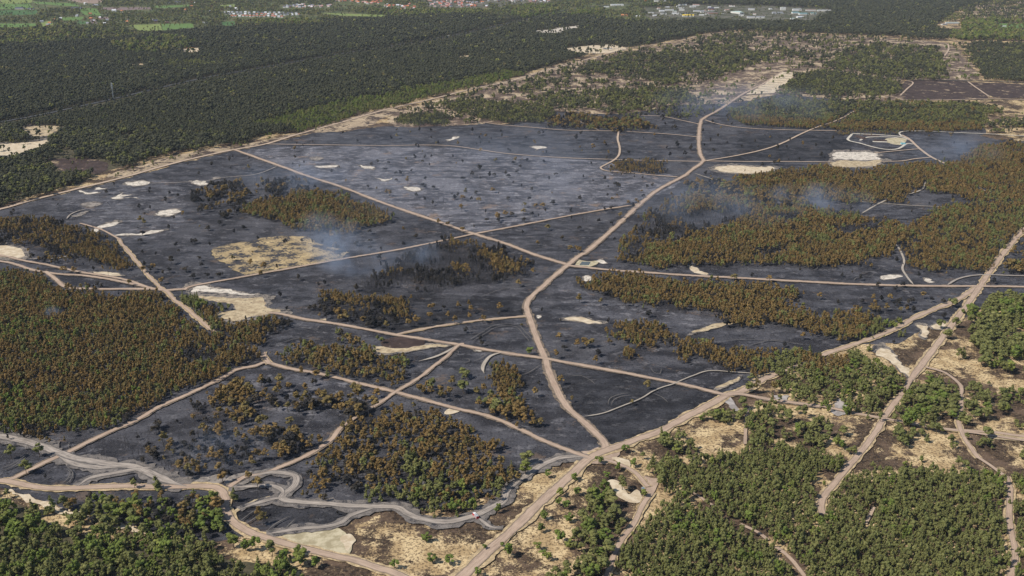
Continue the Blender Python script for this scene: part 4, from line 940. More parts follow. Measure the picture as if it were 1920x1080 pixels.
# --- bottom left
wood(1., 0, {gP: .66, bL: .34}, [(-340, 890), (0, 928), (55, 955), (110, 978), (167, 998), (233, 1020), (300, 1018), (333, 1018), (400, 1028), (433, 1048), (520, 1062), (560, 1085), (620, 1230), (-340, 1230)], 1.1, 'in the green lower left corner forest', wide=.9)
wood(1., 0, {bL: .85, gP: .15}, [(-340, 920), (0, 945), (60, 962), (95, 985), (60, 1000), (0, 1010), (-340, 1000)], 1.15, 'in the pale leafy part of the lower left forest', wide=1.2)
wood(.68, 14, {gP: .38, sC: .38, bL: .12, bK: .12}, [(60, 928), (120, 925), (220, 925), (250, 912), (290, 920), (330, 925), (400, 935), (412, 960), (415, 985), (390, 1000), (330, 998), (260, 985), (180, 965), (100, 948)], .95, 'on the burnt strip above the lower left forest')
wood(.8, 12, {gP: .8, bL: .2}, [(70, 935), (130, 945), (200, 962), (270, 985), (330, 1000), (400, 1010), (400, 1022), (300, 1012), (240, 995), (150, 968), (80, 948)], .85, 'along the sandy strip above the lower left forest')
wood(.25, 10, {bL: .5, gP: .5}, [(400, 1015), (500, 1020), (560, 1040), (640, 1070), (700, 1090), (600, 1100), (540, 1070), (440, 1045)], .6, 'on the grassy bank at the bottom edge')
# keep roads and bare sand in sight
def protect_ribbon(c, width):
    t = np.gradient(c, axis=0); t /= np.linalg.norm(t, axis=1)[:, None] + 1e-9
    n = np.stack([-t[:, 1], t[:, 0]], 1)
    L = c + n * width * .5; Rr = c - n * width * .5
    lx, ly, _ = P(L[:, 0], L[:, 1], 0); rx, ry, _ = P(Rr[:, 0], Rr[:, 1], 0)
    for i in range(len(c) - 1):
        r = pmask([(lx[i], ly[i]), (lx[i + 1], ly[i + 1]), (rx[i + 1], ry[i + 1]), (rx[i], ry[i])])
        if r is not None: PROT[r[0], r[1]] |= r[2]
for c, wd in ROADS: protect_ribbon(c, 26 if wd == 13 else wd)
for mt, pts in SANDS:
    r = pmask(pts)
    if r is not None and mt not in ('heather',): PROT[r[0], r[1]] |= r[2]
for pts in FIELDS:
    r = pmask(pts)
    if r is not None: PROT[r[0], r[1]] |= r[2]
for pl in ([(1586, 262), (1598, 250), (1692, 253), (1712, 272), (1690, 280), (1660, 282)], [(1612, 402), (1655, 383), (1750, 388), (1745, 402), (1700, 412), (1640, 408)], [(1079, 497), (1088, 485), (1124, 489), (1108, 502)],
           [(-200, 8), (60, 2), (190, 6), (190, 8), (60, 16), (-200, 17)], [(240, 47), (360, 44), (365, 52), (285, 58)],
           [(600, 23), (722, 27), (722, 32), (640, 29)], [(1755, 44), (1800, 40), (1802, 55), (1765, 52)]):
    r = pmask(pl)
    if r is not None: PROT[r[0], r[1]] |= r[2]

def lut(A, px, py):
    ix = np.clip((px - X0).astype(int), 0, WW - 1); iy = np.clip((py - Y0).astype(int), 0, HH - 1)
    return A[..., iy, ix]
acc = []
for (ya, yb, sp, big, thin, wd_d, wd_s) in ((560, 1500, 3.5, 1.0, .36, .74, 1.22), (1500, 2600, 4.3, 1.05, .5, .80, 1.15), (2600, 3800, 6.6, 1.2, .8, .95, 1.0), (3800, 7600, 9.8, 1.5, .9, 1.0, 1.0)):
    xs = np.arange(-.66 * yb, .66 * yb, sp); ys = np.arange(ya, yb, sp)
    gx, gy = np.meshgrid(xs, ys)
    gx = (gx + (rng.random(gx.shape) - .5) * sp * .95).ravel(); gy = (gy + (rng.random(gy.shape) - .5) * sp * .95).ravel()
    ok = np.abs(gx) < gy * .66 + 20
    gx, gy = gx[ok], gy[ok]
    px, py, _ = P(gx, gy, 5.5 * big)
    ok = (px > -300) & (px < 2220) & (py > -38) & (py < 1210)
    gx, gy, px, py = gx[ok], gy[ok], px[ok], py[ok]
    wx = (fnoise(gx + 31, gy, 30) - .5) * 22 * big + rng.normal(0, 2.2, len(gx)); wy = (fnoise(gx, gy + 77, 34) - .5) * 44 * big + rng.normal(0, 4.5, len(gx))
    px, py, _ = P(gx + wx, gy + wy, 5.5 * big)
    d = lut(DENS, px, py); cl = lut(CLUMP, px, py)
    sc_ = lut(MIX, px, py)
    lac = (cl == 0) & (d >= .95) & ((sc_[1] > .45) | (sc_[0] > .6))      # no closed wood is without gaps
    d = np.where(lac, .90, d); cl = np.where(lac, 14, cl)
    nz = fnoise(gx, gy, 1.0 * 26) * (cl < 28) + fnoise(gx + 500, gy, 70) * (cl >= 28)
    rr = rng.random(len(gx))
    keep = np.where(cl > 0, (nz * .8 + rr * .2) < d * .95 + .02 * (d > 0), rr < d)
    keep &= d > 0
    wr_ = lut(WFR, px, py)
    keep &= ((d >= .85) & (wr_ == 0)) | (rng.random(len(gx)) < np.where(wr_ > 0, .5 / np.maximum(wr_, .1) ** 2, thin))
    wr_ = wr_[keep]
    d = d[keep]
    gx, gy, px, py = gx[keep], gy[keep], px[keep], py[keep]
    mixv = lut(MIX, px, py)
    # neighbours tend to be alike
    pn = fnoise(gx + 900, gy + 300, 18)
    cum = np.cumsum(mixv, 0)
    u = pn * .66 + rng.random(len(gx)) * .34
    u = u.argsort().argsort() / max(1, len(u))
    kind = (u[None] * cum[-1][None] >= cum).sum(0).clip(0, 6)
    hs = lut(HS, px, py)
    h = hs * big * np.clip(rng.normal(1.02, .24, len(gx)), .5, 1.7)
    small = rng.random(len(gx)) < .12
    h[small] *= .65
    h *= np.where(d >= .85, .90, 1.12)
    wf = np.where(wr_ > 0, wr_, np.where(d >= .85, wd_d, wd_s))
    # out of the way of roads and sand
    hit = np.zeros(len(gx), bool)
    for fz in (0.0, .3, .6, .92):
        qx, qy, _ = P(gx, gy, 10 * h * fz)
        hit |= lut(PROT, qx, qy)
    keep = ~(hit & (rng.random(len(gx)) < np.where(gy < 2600, .96, .9)))
    acc.append(np.stack([gx, gy, h, kind, lut(REG, px, py), wf], 1)[keep])
T = np.concatenate(acc)

# ---- lone trees one can point at: (x, y of the crown's middle in the photo, kind, height/10 m)
LONE = []
def lone(k, h, pts): LONE.extend((x, y, k, h) for x, y in pts)
lone(bL, .62, [(1123, 865), (1172, 843), (1188, 870), (1158, 877), (1077, 896), (1137, 892), (1050, 925), (1082, 923), (1048, 943), (1062, 948), (1068, 973), (1015, 993), (1007, 1025), (1068, 1023), (1017, 1040), (1028, 1045), (933, 955), (800, 1010), (843, 1052), (810, 1048), (740, 1060), (1207, 927), (1028, 890), (895, 1075)])
lone(bL, .95, [(953, 1035), (1048, 1010), (985, 882), (437, 1017), (478, 1022), (387, 970), (237, 960), (563, 1050)])
lone(bL, .75, [(460, 1025), (558, 1037), (592, 1058), (533, 1043), (993, 660), (413, 967)])
lone(bL, .4, [(908, 1027), (942, 1023)])
lone(gP, 1.0, [(1167, 910), (1240, 907), (988, 862), (510, 1032), (1793, 608), (1765, 610), (1777, 628), (1798, 667), (1806, 664), (1395, 760), (1423, 765), (1480, 783), (1510, 775), (1405, 730), (1877, 770), (1830, 780), (1807, 783), (1853, 780), (1785, 570), (73, 847), (20, 850), (48, 880), (292, 910)])
lone(gP, .7, [(1630, 653), (1823, 722), (1840, 745), (1855, 755), (1408, 710), (418, 997)])
lone(sC, .85, [(810, 578), (860, 575), (883, 583), (880, 595), (937, 578), (905, 600), (807, 595), (840, 593), (852, 602), (780, 602), (767, 608), (725, 612), (680, 603), (1048, 635), (1083, 647), (1095, 643), (1108, 645), (1042, 666), (1117, 677), (1052, 715), (1213, 725), (1003, 738), (787, 732), (907, 732), (810, 775),
              (490, 718), (497, 738), (516, 737), (543, 728), (638, 747), (657, 748), (663, 728), (585, 768), (573, 730), (497, 790), (517, 805), (545, 795), (667, 770), (592, 705), (665, 730), (657, 760), (707, 740), (417, 898), (467, 897), (483, 910), (493, 975)])
lone(sC, 1.15, [(525, 718), (557, 750), (608, 747), (1420, 728), (1453, 730)])
lone(sC, .75, [(923, 358), (867, 372), (897, 377), (983, 385), (1005, 388), (1018, 387), (982, 398), (932, 405), (947, 402), (1027, 428), (1178, 382), (840, 422), (868, 432), (822, 417), (1070, 468), (1080, 467), (1087, 470), (990, 492), (1000, 510), (973, 532), (267, 507), (287, 502), (303, 528), (242, 532), (118, 508), (138, 508),
              (1638, 560), (1668, 560), (1730, 555), (1537, 557), (1377, 522), (1443, 525), (1322, 492), (1757, 505)])
lone(sC, .55, [(1185, 757), (1073, 750)])
lone(bK, .75, [(868, 335), (793, 347), (813, 352), (893, 362), (1037, 380), (998, 402), (960, 402), (935, 413), (983, 413), (913, 413), (992, 373), (997, 355), (953, 373), (1123, 415), (1148, 418), (1087, 428), (1055, 447), (1147, 390), (1207, 368), (1213, 350), (1153, 345), (780, 443), (693, 435), (695, 452), (668, 457), (695, 465),
              (757, 458), (390, 428), (412, 418), (457, 427), (263, 452), (365, 452), (373, 485), (378, 498), (348, 505), (317, 507), (362, 518), (388, 517), (410, 517), (267, 438), (180, 490), (1688, 563), (1710, 563), (1747, 562), (1768, 565), (1617, 565), (1770, 592), (1647, 535), (1693, 535), (832, 577), (1058, 653), (1122, 662)])
lone(bK, .68, [(728, 305), (792, 303), (723, 318), (743, 325), (772, 320), (867, 303), (962, 305), (975, 312), (970, 322), (953, 330), (927, 328), (988, 300), (1020, 303), (1043, 327), (743, 338), (690, 350), (798, 335), (333, 367), (318, 362)])
lone(cH, .8, [(1093, 412), (1100, 412), (945, 527), (538, 762), (772, 758), (822, 373), (832, 375), (1580, 503)])
L = np.array(LONE)
lx, ly = G(L[:, 0], L[:, 1], L[:, 3] * 5.2)
LT = np.stack([lx, ly, L[:, 3] * 1.4, L[:, 2], np.zeros(len(L)), np.where(L[:, 1] < 540, 1.6, 1.3)], 1)
# no crowded neighbours round the lone ones
keep = np.ones(len(T), bool)
for a in LT:
    keep &= (T[:, 0] - a[0]) ** 2 + (T[:, 1] - a[1]) ** 2 > (3.0 * a[2]) ** 2
T = T[keep]

LANDMARKS = [('the bottom road junction', 1120, 858), ('the red fire engine', 893, 970), ('the central crossroads', 1065, 497), ('the large pale sand patch', 440, 555),
             ('the tan unburnt rectangle', 530, 475), ('the upper crossing', 890, 440), ('the middle crossroads', 1025, 676), ('the lower crossroads', 742, 737), ('the upper road fork', 1316, 300),
             ('the right-hand junction', 1838, 538), ('the bottom left road bend', 420, 935), ('the pale oval tyre tracks', 1165, 755), ('the left fork', 500, 682), ('the road fork', 865, 647),
             ('the boundary road junction', 1375, 740), ('the sandy turning place', 1215, 912), ('the mid-right track crossing', 1655, 785), ('the bare burnt wood', 840, 500), ('the long thin sand patch', 265, 438), ('the fish-shaped sand patch', 773, 355)]
ADJ = {0: 'green pine', 1: 'scorched brown pine', 2: 'leafy green tree', 3: 'bare charred tree', 4: 'small blackened tree', 5: 'dark forest conifer', 6: 'hedge tree'}
CATS = {0: 'pine', 1: 'pine', 2: 'tree', 3: 'tree', 4: 'tree', 5: 'conifer', 6: 'tree'}
ORD = ['nearest to it', 'second nearest to it', 'third nearest to it', 'fourth nearest to it', 'fifth nearest to it', 'sixth nearest to it', 'seventh nearest to it', 'eighth nearest to it', 'ninth nearest to it', 'tenth nearest to it',
       'eleventh nearest to it', 'twelfth nearest to it', 'thirteenth nearest to it', 'fourteenth nearest to it', 'fifteenth nearest to it', 'sixteenth nearest to it', 'seventeenth nearest to it', 'eighteenth nearest to it', 'nineteenth nearest to it', 'twentieth nearest to it']
buckets = {}
for i, (x, y, k, h) in enumerate(LONE):
    best = min(LANDMARKS, key=lambda q: (q[1] - x) ** 2 + ((q[2] - y) * 1.6) ** 2)
    dx, dy = x - best[1], (y - best[2]) * 1.6
    if abs(dx) > abs(dy): dr = 'right of' if dx > 0 else 'left of'
    else: dr = 'below' if dy > 0 else 'above'
    buckets.setdefault((k, best[0], dr), []).append((dx * dx + dy * dy, i))
LONE_LABEL = {}
for (k, nm, dr), lst in buckets.items():
    lst.sort()
    for r, (_, i) in enumerate(lst):
        LONE_LABEL[i] = f'lone {ADJ[k]} {dr} {nm}' + (f', {ORD[min(r, 19)]}' if len(lst) > 1 else '')
def plant(kind, x, y, h, label, group, wf=1.0):
    tr, cr = PROTO[kind][R.randrange(NV[kind])]
    o = bpy.data.objects.new(KINDS[kind], None); o.empty_display_size = 1
    o.location = (x, y, 0); o.rotation_euler = (0, 0, R.uniform(0, 6.283)); wd = wf * h * R.uniform(.8, 1.2); o.scale = (wd, wd, h * 1.1)
    link(o)
    link(bpy.data.objects.new('trunk', tr), o)
    link(bpy.data.objects.new('crown' if kind != 3 else 'branches', cr), o)
    tag(o, label, CATS[kind], group)
for i, a in enumerate(LT):
    plant(int(a[3]), a[0], a[1], a[2], LONE_LABEL[i], 'lone ' + ADJ[int(a[3])] + 's', a[5])
# ---- of the trees in the woods, the 300 of each kind that show largest
STUFF_NAMES = {0: ('pine_wood', 'mass of green pines of the unburnt woods', 'woods'), 1: ('scorched_wood', 'mass of brown scorched pines across the burnt area', 'woods'),
               2: ('broadleaf_wood', 'bright green leafy trees mixed among the pines', 'woods'), 3: ('charred_wood', 'bare charred trunks standing in the burnt woods', 'woods'),
               4: ('blackened_wood', 'blackened trees and bushes across the burnt area', 'woods'), 5: ('distant_forest', 'dark conifer forest stretching across the far distance', 'forest'),
               6: ('distant_hedgerows', 'far hedgerow trees and leafy belts round the fields and town', 'woods')}
def stuff_gn(name, pts, kind):
    n = len(pts)
    me = bpy.data.meshes.new(name)
    me.vertices.add(n)
    co = np.zeros((n, 3), np.float32); co[:, :2] = pts[:, :2]
    me.vertices.foreach_set('co', co.ravel())
    a = me.attributes.new('rot', 'FLOAT', 'POINT'); a.data.foreach_set('value', (rng.random(n) * 6.283).astype(np.float32))
    a = me.attributes.new('idx', 'INT', 'POINT'); a.data.foreach_set('value', rng.integers(0, NV[kind], n).astype(np.int32))
    sc = np.stack([pts[:, 2]] * 3, 1); sc[:, :2] *= (pts[:, 5] * rng.uniform(.8, 1.2, n))[:, None]; sc[:, 2] *= 1.1
    a = me.attributes.new('scl', 'FLOAT_VECTOR', 'POINT'); a.data.foreach_set('vector', sc.ravel().astype(np.float32))
    me.update()
    ng = bpy.data.node_groups.new(name, 'GeometryNodeTree')
    ng.interface.new_socket('Geometry', in_out='INPUT', socket_type='NodeSocketGeometry')
    ng.interface.new_socket('Geometry', in_out='OUTPUT', socket_type='NodeSocketGeometry')
    N = ng.nodes.new; gi = N('NodeGroupInput'); go = N('NodeGroupOutput')
    iop = N('GeometryNodeInstanceOnPoints'); jn = N('GeometryNodeJoinGeometry')
    for ob in STUFFP[kind]:
        oi = N('GeometryNodeObjectInfo'); oi.inputs['Object'].default_value = ob; oi.inputs['As Instance'].default_value = False
        g2 = N('GeometryNodeGeometryToInstance')
        ng.links.new(oi.outputs['Geometry'], g2.inputs[0]); ng.links.new(g2.outputs[0], jn.inputs[0])
    def at(nm, ty):
        q = N('GeometryNodeInputNamedAttribute'); q.data_type = ty; q.inputs['Name'].default_value = nm
        return q.outputs['Attribute']
    cx = N('ShaderNodeCombineXYZ'); ng.links.new(at('rot', 'FLOAT'), cx.inputs['Z'])
    ng.links.new(gi.outputs[0], iop.inputs['Points']); ng.links.new(jn.outputs[0], iop.inputs['Instance'])
    iop.inputs['Pick Instance'].default_value = True
    ng.links.new(at('idx', 'INT'), iop.inputs['Instance Index'])
    ng.links.new(cx.outputs[0], iop.inputs['Rotation']); ng.links.new(at('scl', 'FLOAT_VECTOR'), iop.inputs['Scale'])
    ng.links.new(iop.outputs[0], go.inputs[0])
    o = mesh_obj(name, me)
    md = o.modifiers.new('trees', 'NODES'); md.node_group = ng
    nm, lb, ct = STUFF_NAMES[kind]
    tag(o, lb, ct, None, 'stuff')
    return o
qx, qy, qd = P(T[:, 0], T[:, 1], 5 * T[:, 2])
inview = (qx > 4) & (qx < 1916) & (qy > 4) & (qy < 1084)
size = T[:, 2] / qd
counts = {}
XW = {1: [''], 2: ['left half', 'right half'], 3: ['left third', 'middle', 'right third'], 4: ['far left', 'centre left', 'centre right', 'far right'], 5: ['far left', 'left', 'centre', 'right', 'far right'],
      6: ['far left', 'left', 'centre left', 'centre right', 'right', 'far right']}
YW = {1: [''], 2: ['back row', 'front row'], 3: ['back', 'mid-depth', 'front'], 4: ['rear', 'mid-rear', 'mid-front', 'front']}
for k in range(7):
    ids = np.nonzero(T[:, 3] == k)[0]
    nl = int((LT[:, 3] == k).sum())
    cand = ids[inview[ids]]
    cand = cand[np.argsort(-size[cand])][:max(0, 300 - nl)]
    pick = []
    for i in cand:
        where = REGN[int(T[i, 4])][0] or {1: 'on the burnt slopes', 3: 'in the burnt woods', 4: 'in the burnt woods', 0: 'in the unburnt heath', 2: 'in the heath', 5: 'at the near edge of the far upper forest', 6: 'near the far fields at the top'}[k]
        if k in (5, 6): where = {5: 'at the near edge of the upper forest', 6: 'in the far belt round the fields'}[k]
        pick.append((i, where))
    byw = {}
    for i, where in pick: byw.setdefault(where, []).append(i)
    for where, li in byw.items():
        li = np.array(li); nx = max(1, min(6, len(li) // 6)); ny = max(1, min(4, len(li) // 18))
        rx_ = qx[li].argsort().argsort() * nx // len(li)
        for cx in range(nx):
            sub = li[rx_ == cx]
            ry_ = qy[sub].argsort().argsort() * ny // max(1, len(sub))
            for i, r_ in zip(sub, ry_):
                place = [XW[nx][cx]] * (nx > 1) + [YW[ny][int(r_)]] * (ny > 1)
                plant(k, T[i, 0], T[i, 1], T[i, 2], f'{ADJ[k]} {where}' + (', ' + ' '.join(place) if place else ''), f'{ADJ[k]}s {where}', T[i, 5])
    rest = np.setdiff1d(ids, cand)
    counts[KINDS[k]] = (len(cand) + nl, len(rest))
    if len(rest): stuff_gn(STUFF_NAMES[k][0], T[rest], k)
print('TREES', counts)

# ================================================================== BUILDINGS
def on(px, py): x, y = G(px, py); return float(x), float(y)
def house(px, py, wd, ln, h, rh, rz, wall, roof, label, cat='house', name='house', group=None, flat=False, chimney=False):
    x, y = on(px, py)
    r = empty(name, (x, y, 0), rz)
    MB().box(-wd/2, wd/2, -ln/2, ln/2, 0, h).build('wall', wall, r)
    e = .4
    m = MB()
    if flat:
        m.box(-wd/2-.2, wd/2+.2, -ln/2-.2, ln/2+.2, h+.003, h+.5)
    else:
        a, b = wd/2+e, ln/2+e
        m.poly([(-a, -b, h-.1), (a, -b, h-.1), (a, b, h-.1), (-a, b, h-.1), (-a, 0, h+rh), (a, 0, h+rh)], [(0, 1, 5, 4), (2, 3, 4, 5), (1, 2, 5), (3, 0, 4), (3, 2, 1, 0)])
    rf = m.build('roof', roof, r)
    if chimney: MB().box(wd*.2, wd*.2+.8, -.4, .4, h+rh*.6, h+rh+1.0).build('chimney', 'wall_brick', rf)
    tag(r, label, cat, group)
    return r
NTH = ['leftmost', 'second from the left', 'third from the left', 'fourth from the left', 'fifth from the left', 'sixth from the left', 'seventh from the left', 'eighth from the left', 'ninth from the left', 'tenth from the left',
       'eleventh from the left', 'twelfth from the left', 'thirteenth from the left', 'fourteenth from the left', 'fifteenth from the left', 'sixteenth from the left', 'seventeenth from the left', 'eighteenth from the left',
       'nineteenth from the left', 'twentieth from the left', '21st from the left', '22nd from the left', '23rd from the left', '24th from the left', '25th from the left', '26th from the left', '27th from the left', '28th from the left', '29th from the left', '30th from the left']
RN = {'roof_red': 'red-roofed', 'roof_pink': 'pink-roofed', 'roof_slate': 'dark slate-roofed', 'roof_grey': 'grey-roofed', 'roof_white': 'white-roofed', 'roof_orange': 'orange-roofed'}
# the white and red housing estate beyond the forest
for row, (xa, xb, yy, n, roofs) in enumerate((('420', '555', 25.3, 18, ['roof_slate', 'roof_grey', 'roof_white']), ('425', '562', 28.3, 20, ['roof_slate', 'roof_white', 'roof_slate', 'roof_red']), ('436', '530', 32.0, 15, ['roof_red', 'roof_white', 'roof_red']))):
    for i in range(n):
        rf = R.choice(roofs)
        px = float(xa) + (float(xb) - float(xa)) * (i + R.uniform(-.2, .2)) / (n - 1)
        house(px, yy + R.uniform(-.5, .5) + (px - 490) * .012, 11, 9, 5.5, 3.5, R.uniform(-.15, .15), 'wall_white', rf, f'{RN[rf]} white house in the {["rear", "middle", "front"][row]} row of the far estate, {NTH[i]}', group='houses of the far white estate', chimney=(i % 3 == 0))
def cluster(nm, x0, x1, y0, y1, n, roofs, walls=('wall_white', 'wall_brick')):
    xs = sorted(R.uniform(x0, x1) for _ in range(n))
    for i, px in enumerate(xs):
        rf = R.choice(roofs)
        house(px, R.uniform(y0, y1), R.uniform(9, 16), R.uniform(8, 11), R.uniform(4.5, 6.5), R.uniform(3, 4.5), R.uniform(-.5, .5), R.choice(walls), rf, f'{RN[rf]} house in the {nm}, {NTH[i]}', group='houses in the ' + nm, chimney=(i % 2 == 0))
cluster('small far village left of the town', 522, 585, 9, 16, 24, ['roof_grey', 'roof_white', 'roof_slate', 'roof_pink'])
cluster('pale village beside the yellow field', 586, 622, 10, 14, 11, ['roof_pink', 'roof_grey'])
cluster('red-roofed quarter on the top edge', 625, 718, 1, 9, 26, ['roof_red', 'roof_orange', 'roof_pink'])
cluster('red-roofed quarter by the yellow trees', 720, 778, 8, 20, 26, ['roof_orange', 'roof_pink', 'roof_white', 'roof_red'])
cluster('dense pink terrace quarter, back part', 803, 870, 1, 8, 28, ['roof_pink', 'roof_grey', 'roof_red'])
cluster('dense pink terrace quarter, front part', 806, 868, 8, 14, 28, ['roof_pink', 'roof_slate', 'roof_pink', 'roof_red'])
cluster('town edge right of the terraces', 872, 915, 4, 15, 18, ['roof_white', 'roof_red', 'roof_grey', 'roof_orange'])
cluster('far top town centre', 905, 1035, 0, 5, 28, ['roof_grey', 'roof_pink', 'roof_white', 'roof_slate'])
cluster('hamlet above the white estate', 330, 480, 4, 22, 16, ['roof_white', 'roof_orange', 'roof_grey'])
cluster('scattered farms at the top left', 60, 300, 26, 50, 18, ['roof_white', 'roof_grey', 'roof_orange'])
cluster('hamlet by the far left forest edge', -10, 70, 56, 74, 8, ['roof_white', 'roof_slate'])
# barns and halls: x, y, width, length, height, ridge, turn, wall, roof, label
for a in ((38, 17, 46, 22, 5, 5, .1, 'wall_white', 'roof_slate', 'big dark blue-roofed barn on the left green fields'),
          (58, 17.5, 30, 14, 4, 3, 0, 'wall_white', 'roof_slate', 'low dark barn right of the big blue-roofed barn'),
          (144, 16.5, 52, 20, 5, 4, 0, 'wall_grey', 'roof_slate', 'long dark barn beside the farm hedge'),
          (180, 10.5, 34, 16, 5, 3, 0, 'wall_grey', 'roof_grey', 'long grey barn below the brown field'),
          (160, 8.5, 14, 10, 7, 4, 0, 'wall_white', 'roof_white', 'white farmhouse beside the dark tree'),
          (214, 22, 20, 14, 7, 5, .2, 'wall_white', 'roof_white', 'white farmhouse with garden in the left fields'),
          (229, 23, 16, 12, 6, 5, 0, 'wall_white', 'roof_orange', 'pale cottage right of the white farmhouse'),
          (336, 6, 48, 24, 5, 5, 0, 'wall_grey', 'roof_slate', 'large dark barn at the far green meadow'),
          (316, 7, 34, 14, 5, 3, 0, 'wall_grey', 'roof_slate', 'dark barn left of the large dark barn'),
          (292, 42, 18, 14, 7, 6, .3, 'wall_brick', 'roof_slate', 'dark farmhouse behind the long meadow'),
          (312, 43, 26, 12, 4, 3, 0, 'wall_brick', 'roof_pink', 'low pink-roofed shed behind the long meadow'),
          (384, 45, 22, 12, 5, 4, 0, 'wall_white', 'roof_white', 'white farmhouse at the meadow end'),
          (44, 59, 64, 12, 4, 2, 0, 'wall_white', 'roof_white', 'long white shed in the trees on the far left'),
          (357, 93, 24, 12, 5, 3, 0, 'wall_white', 'roof_orange', 'orange-roofed house on a sandy clearing in the forest')):
    house(*a[:9], a[9], 'barn' if 'barn' in a[9] or 'shed' in a[9] else 'house', 'barn' if 'barn' in a[9] or 'shed' in a[9] else 'house')
for a in ((1290, 31, 54, 22, 6, 4, 0, 'wall_white', 'roof_yellow', 'bright yellow-roofed hall of the industrial estate', 0),
          (1382, 25, 26, 70, 8, 3, .55, 'wall_white', 'roof_mint', 'mint-green roofed hall standing aslant', 0),
          (1417, 34, 82, 24, 7, 0, -.06, 'wall_white', 'roof_grey', 'long grey flat-roofed hall at the forest edge', 1),
          (1458, 26, 52, 26, 8, 0, 0, 'wall_grey', 'roof_grey', 'grey hall left of the turquoise roofs', 1),
          (1494, 20, 44, 22, 8, 0, 0, 'wall_white', 'roof_white', 'white hall behind the turquoise roofs', 1),
          (1491, 25.5, 34, 22, 7, 0, .1, 'wall_white', 'roof_teal', 'turquoise-roofed hall, left of three', 1),
          (1506, 27.5, 44, 22, 7, 0, .1, 'wall_white', 'roof_teal', 'turquoise-roofed hall, middle of three', 1),
          (1525, 27, 26, 16, 7, 0, 0, 'wall_white', 'roof_teal', 'turquoise-roofed hall, right of three', 1),
          (1487, 36.5, 24, 16, 6, 0, .1, 'wall_white', 'roof_mint', 'pale green hall in front of the turquoise roofs', 1),
          (1500, 33.5, 34, 18, 6, 2, .3, 'wall_white', 'roof_white', 'white hall in front of the turquoise roofs', 0),
          (1468, 19, 26, 14, 14, 0, 0, 'wall_white', 'roof_white', 'tall white block of the industrial estate', 1),
          (1545, 21, 70, 12, 6, 0, 0, 'wall_white', 'roof_white', 'long low white hall at the right end of the estate', 1),
          (1520, 20.5, 50, 12, 6, 0, 0, 'wall_white', 'roof_pink', 'long low pinkish hall beside the white hall', 1),
          (1604, 25, 22, 6, 4, 0, 0, 'wall_white', 'roof_white', 'small white building alone in the far forest', 1),
          (1336, 25.5, 50, 14, 6, 0, 0, 'wall_brick', 'roof_grey', 'grey-roofed brick hall left of the mint-green hall', 1),
          (1333, 18, 28, 20, 6, 5, 0, 'wall_brick', 'roof_slate', 'slate-roofed house left of the mint-green hall', 0),
          (1310, 22, 54, 14, 6, 2, 0, 'wall_white', 'roof_grey', 'grey hall behind the yellow roof', 0),
          (1265, 23, 18, 14, 6, 0, 0, 'wall_white', 'roof_mint', 'small mint-roofed hall left of the yellow roof', 1),
          (1255, 20, 44, 10, 6, 0, 0, 'wall_white', 'roof_white', 'thin white hall left of the yellow roof', 1),
          (1280, 10, 44, 14, 6, 0, 0, 'wall_white', 'roof_white', 'white hall at the back of the industrial estate', 1),
          (1305, 11, 34, 14, 6, 2, 0, 'wall_white', 'roof_pink', 'pinkish hall at the back of the industrial estate', 0),
          (1240, 3, 80, 26, 8, 0, 0, 'wall_white', 'roof_grey', 'huge pale grey hall on the top edge', 1),
          (1157, 11, 68, 24, 8, 0, .1, 'wall_white', 'roof_white', 'long white hall beside the motorway', 1),
          (1135, 14, 40, 12, 6, 0, 0, 'wall_white', 'roof_white', 'smaller white hall left of the long white hall', 1),
          (1171, 30, 32, 14, 5, 4, -.2, 'wall_brick', 'roof_orange', 'orange-roofed house at the forest edge', 0),
          (1196, 32, 18, 10, 5, 3, 0, 'wall_white', 'roof_white', 'white house right of the orange-roofed house', 0),
          (1210, 2.5, 12, 12, 18, 0, 0, 'red_paint', 'red_paint', 'tall crimson block on the top edge', 1),
          (1030, 33.5, 18, 8, 5, 0, 0, 'wall_white', 'roof_white', 'white shed at the motorway bend', 1),
          (1785, 44, 60, 14, 5, 0, 0, 'wall_white', 'roof_mint', 'long pale hall of the compound by the yellow trees', 1),
          (1770, 47, 26, 12, 5, 0, .3, 'wall_white', 'roof_grey', 'grey hall left in the compound by the yellow trees', 1),
          (1809, 52, 20, 12, 5, 3, .3, 'wall_white', 'roof_white', 'white hall right of the compound by the yellow trees', 0),
          (1880, 50, 28, 8, 4, 0, 0, 'wall_white', 'roof_white', 'white shed in the green field by the yellow trees', 1),
          (1725, 51, 14, 8, 5, 3, 1.2, 'wall_white', 'roof_white', 'white cottage in the forest gap', 0),
          (1735, 61, 10, 8, 5, 3, .4, 'wall_white', 'roof_white', 'small white hut at the heath edge', 0),
          (1699, 51, 26, 10, 4, 3, 0, 'wall_brick', 'roof_pink', 'low pink-roofed building in the right forest', 0),
          (1139, 92, 34, 12, 3, 0, 0, 'wall_white', 'roof_grey', 'low grey building on the sand clearing by the perimeter road', 1),
          (1693, 271, 9, 6, 3, 0, 0, 'panel_blue', 'roof_teal', 'pale turquoise cabin at the range enclosure', 1),
          (246, 174, 16, 6, 4, 2, .4, 'wall_white', 'roof_white', 'small white building right of the lattice mast', 0)):
    house(*a[:9], a[9], 'building' if a[10] else 'hall', 'flat_hall' if a[10] else 'pitched_hall', None, bool(a[10]))
lst = sorted((R.uniform(1210, 1460), R.uniform(12, 33)) for _ in range(26))
for i, (px, py) in enumerate(lst):
    rf = R.choice(['roof_white', 'roof_grey', 'roof_white', 'roof_pink', 'roof_slate'])
    house(px, py, R.uniform(14, 34), R.uniform(10, 16), R.uniform(4, 8), 2, R.uniform(-.2, .2), 'wall_white', rf, f'small {RN[rf]} workshop of the industrial estate, {NTH[i]}', 'building', 'workshop', 'workshops of the industrial estate', flat=R.random() < .6)

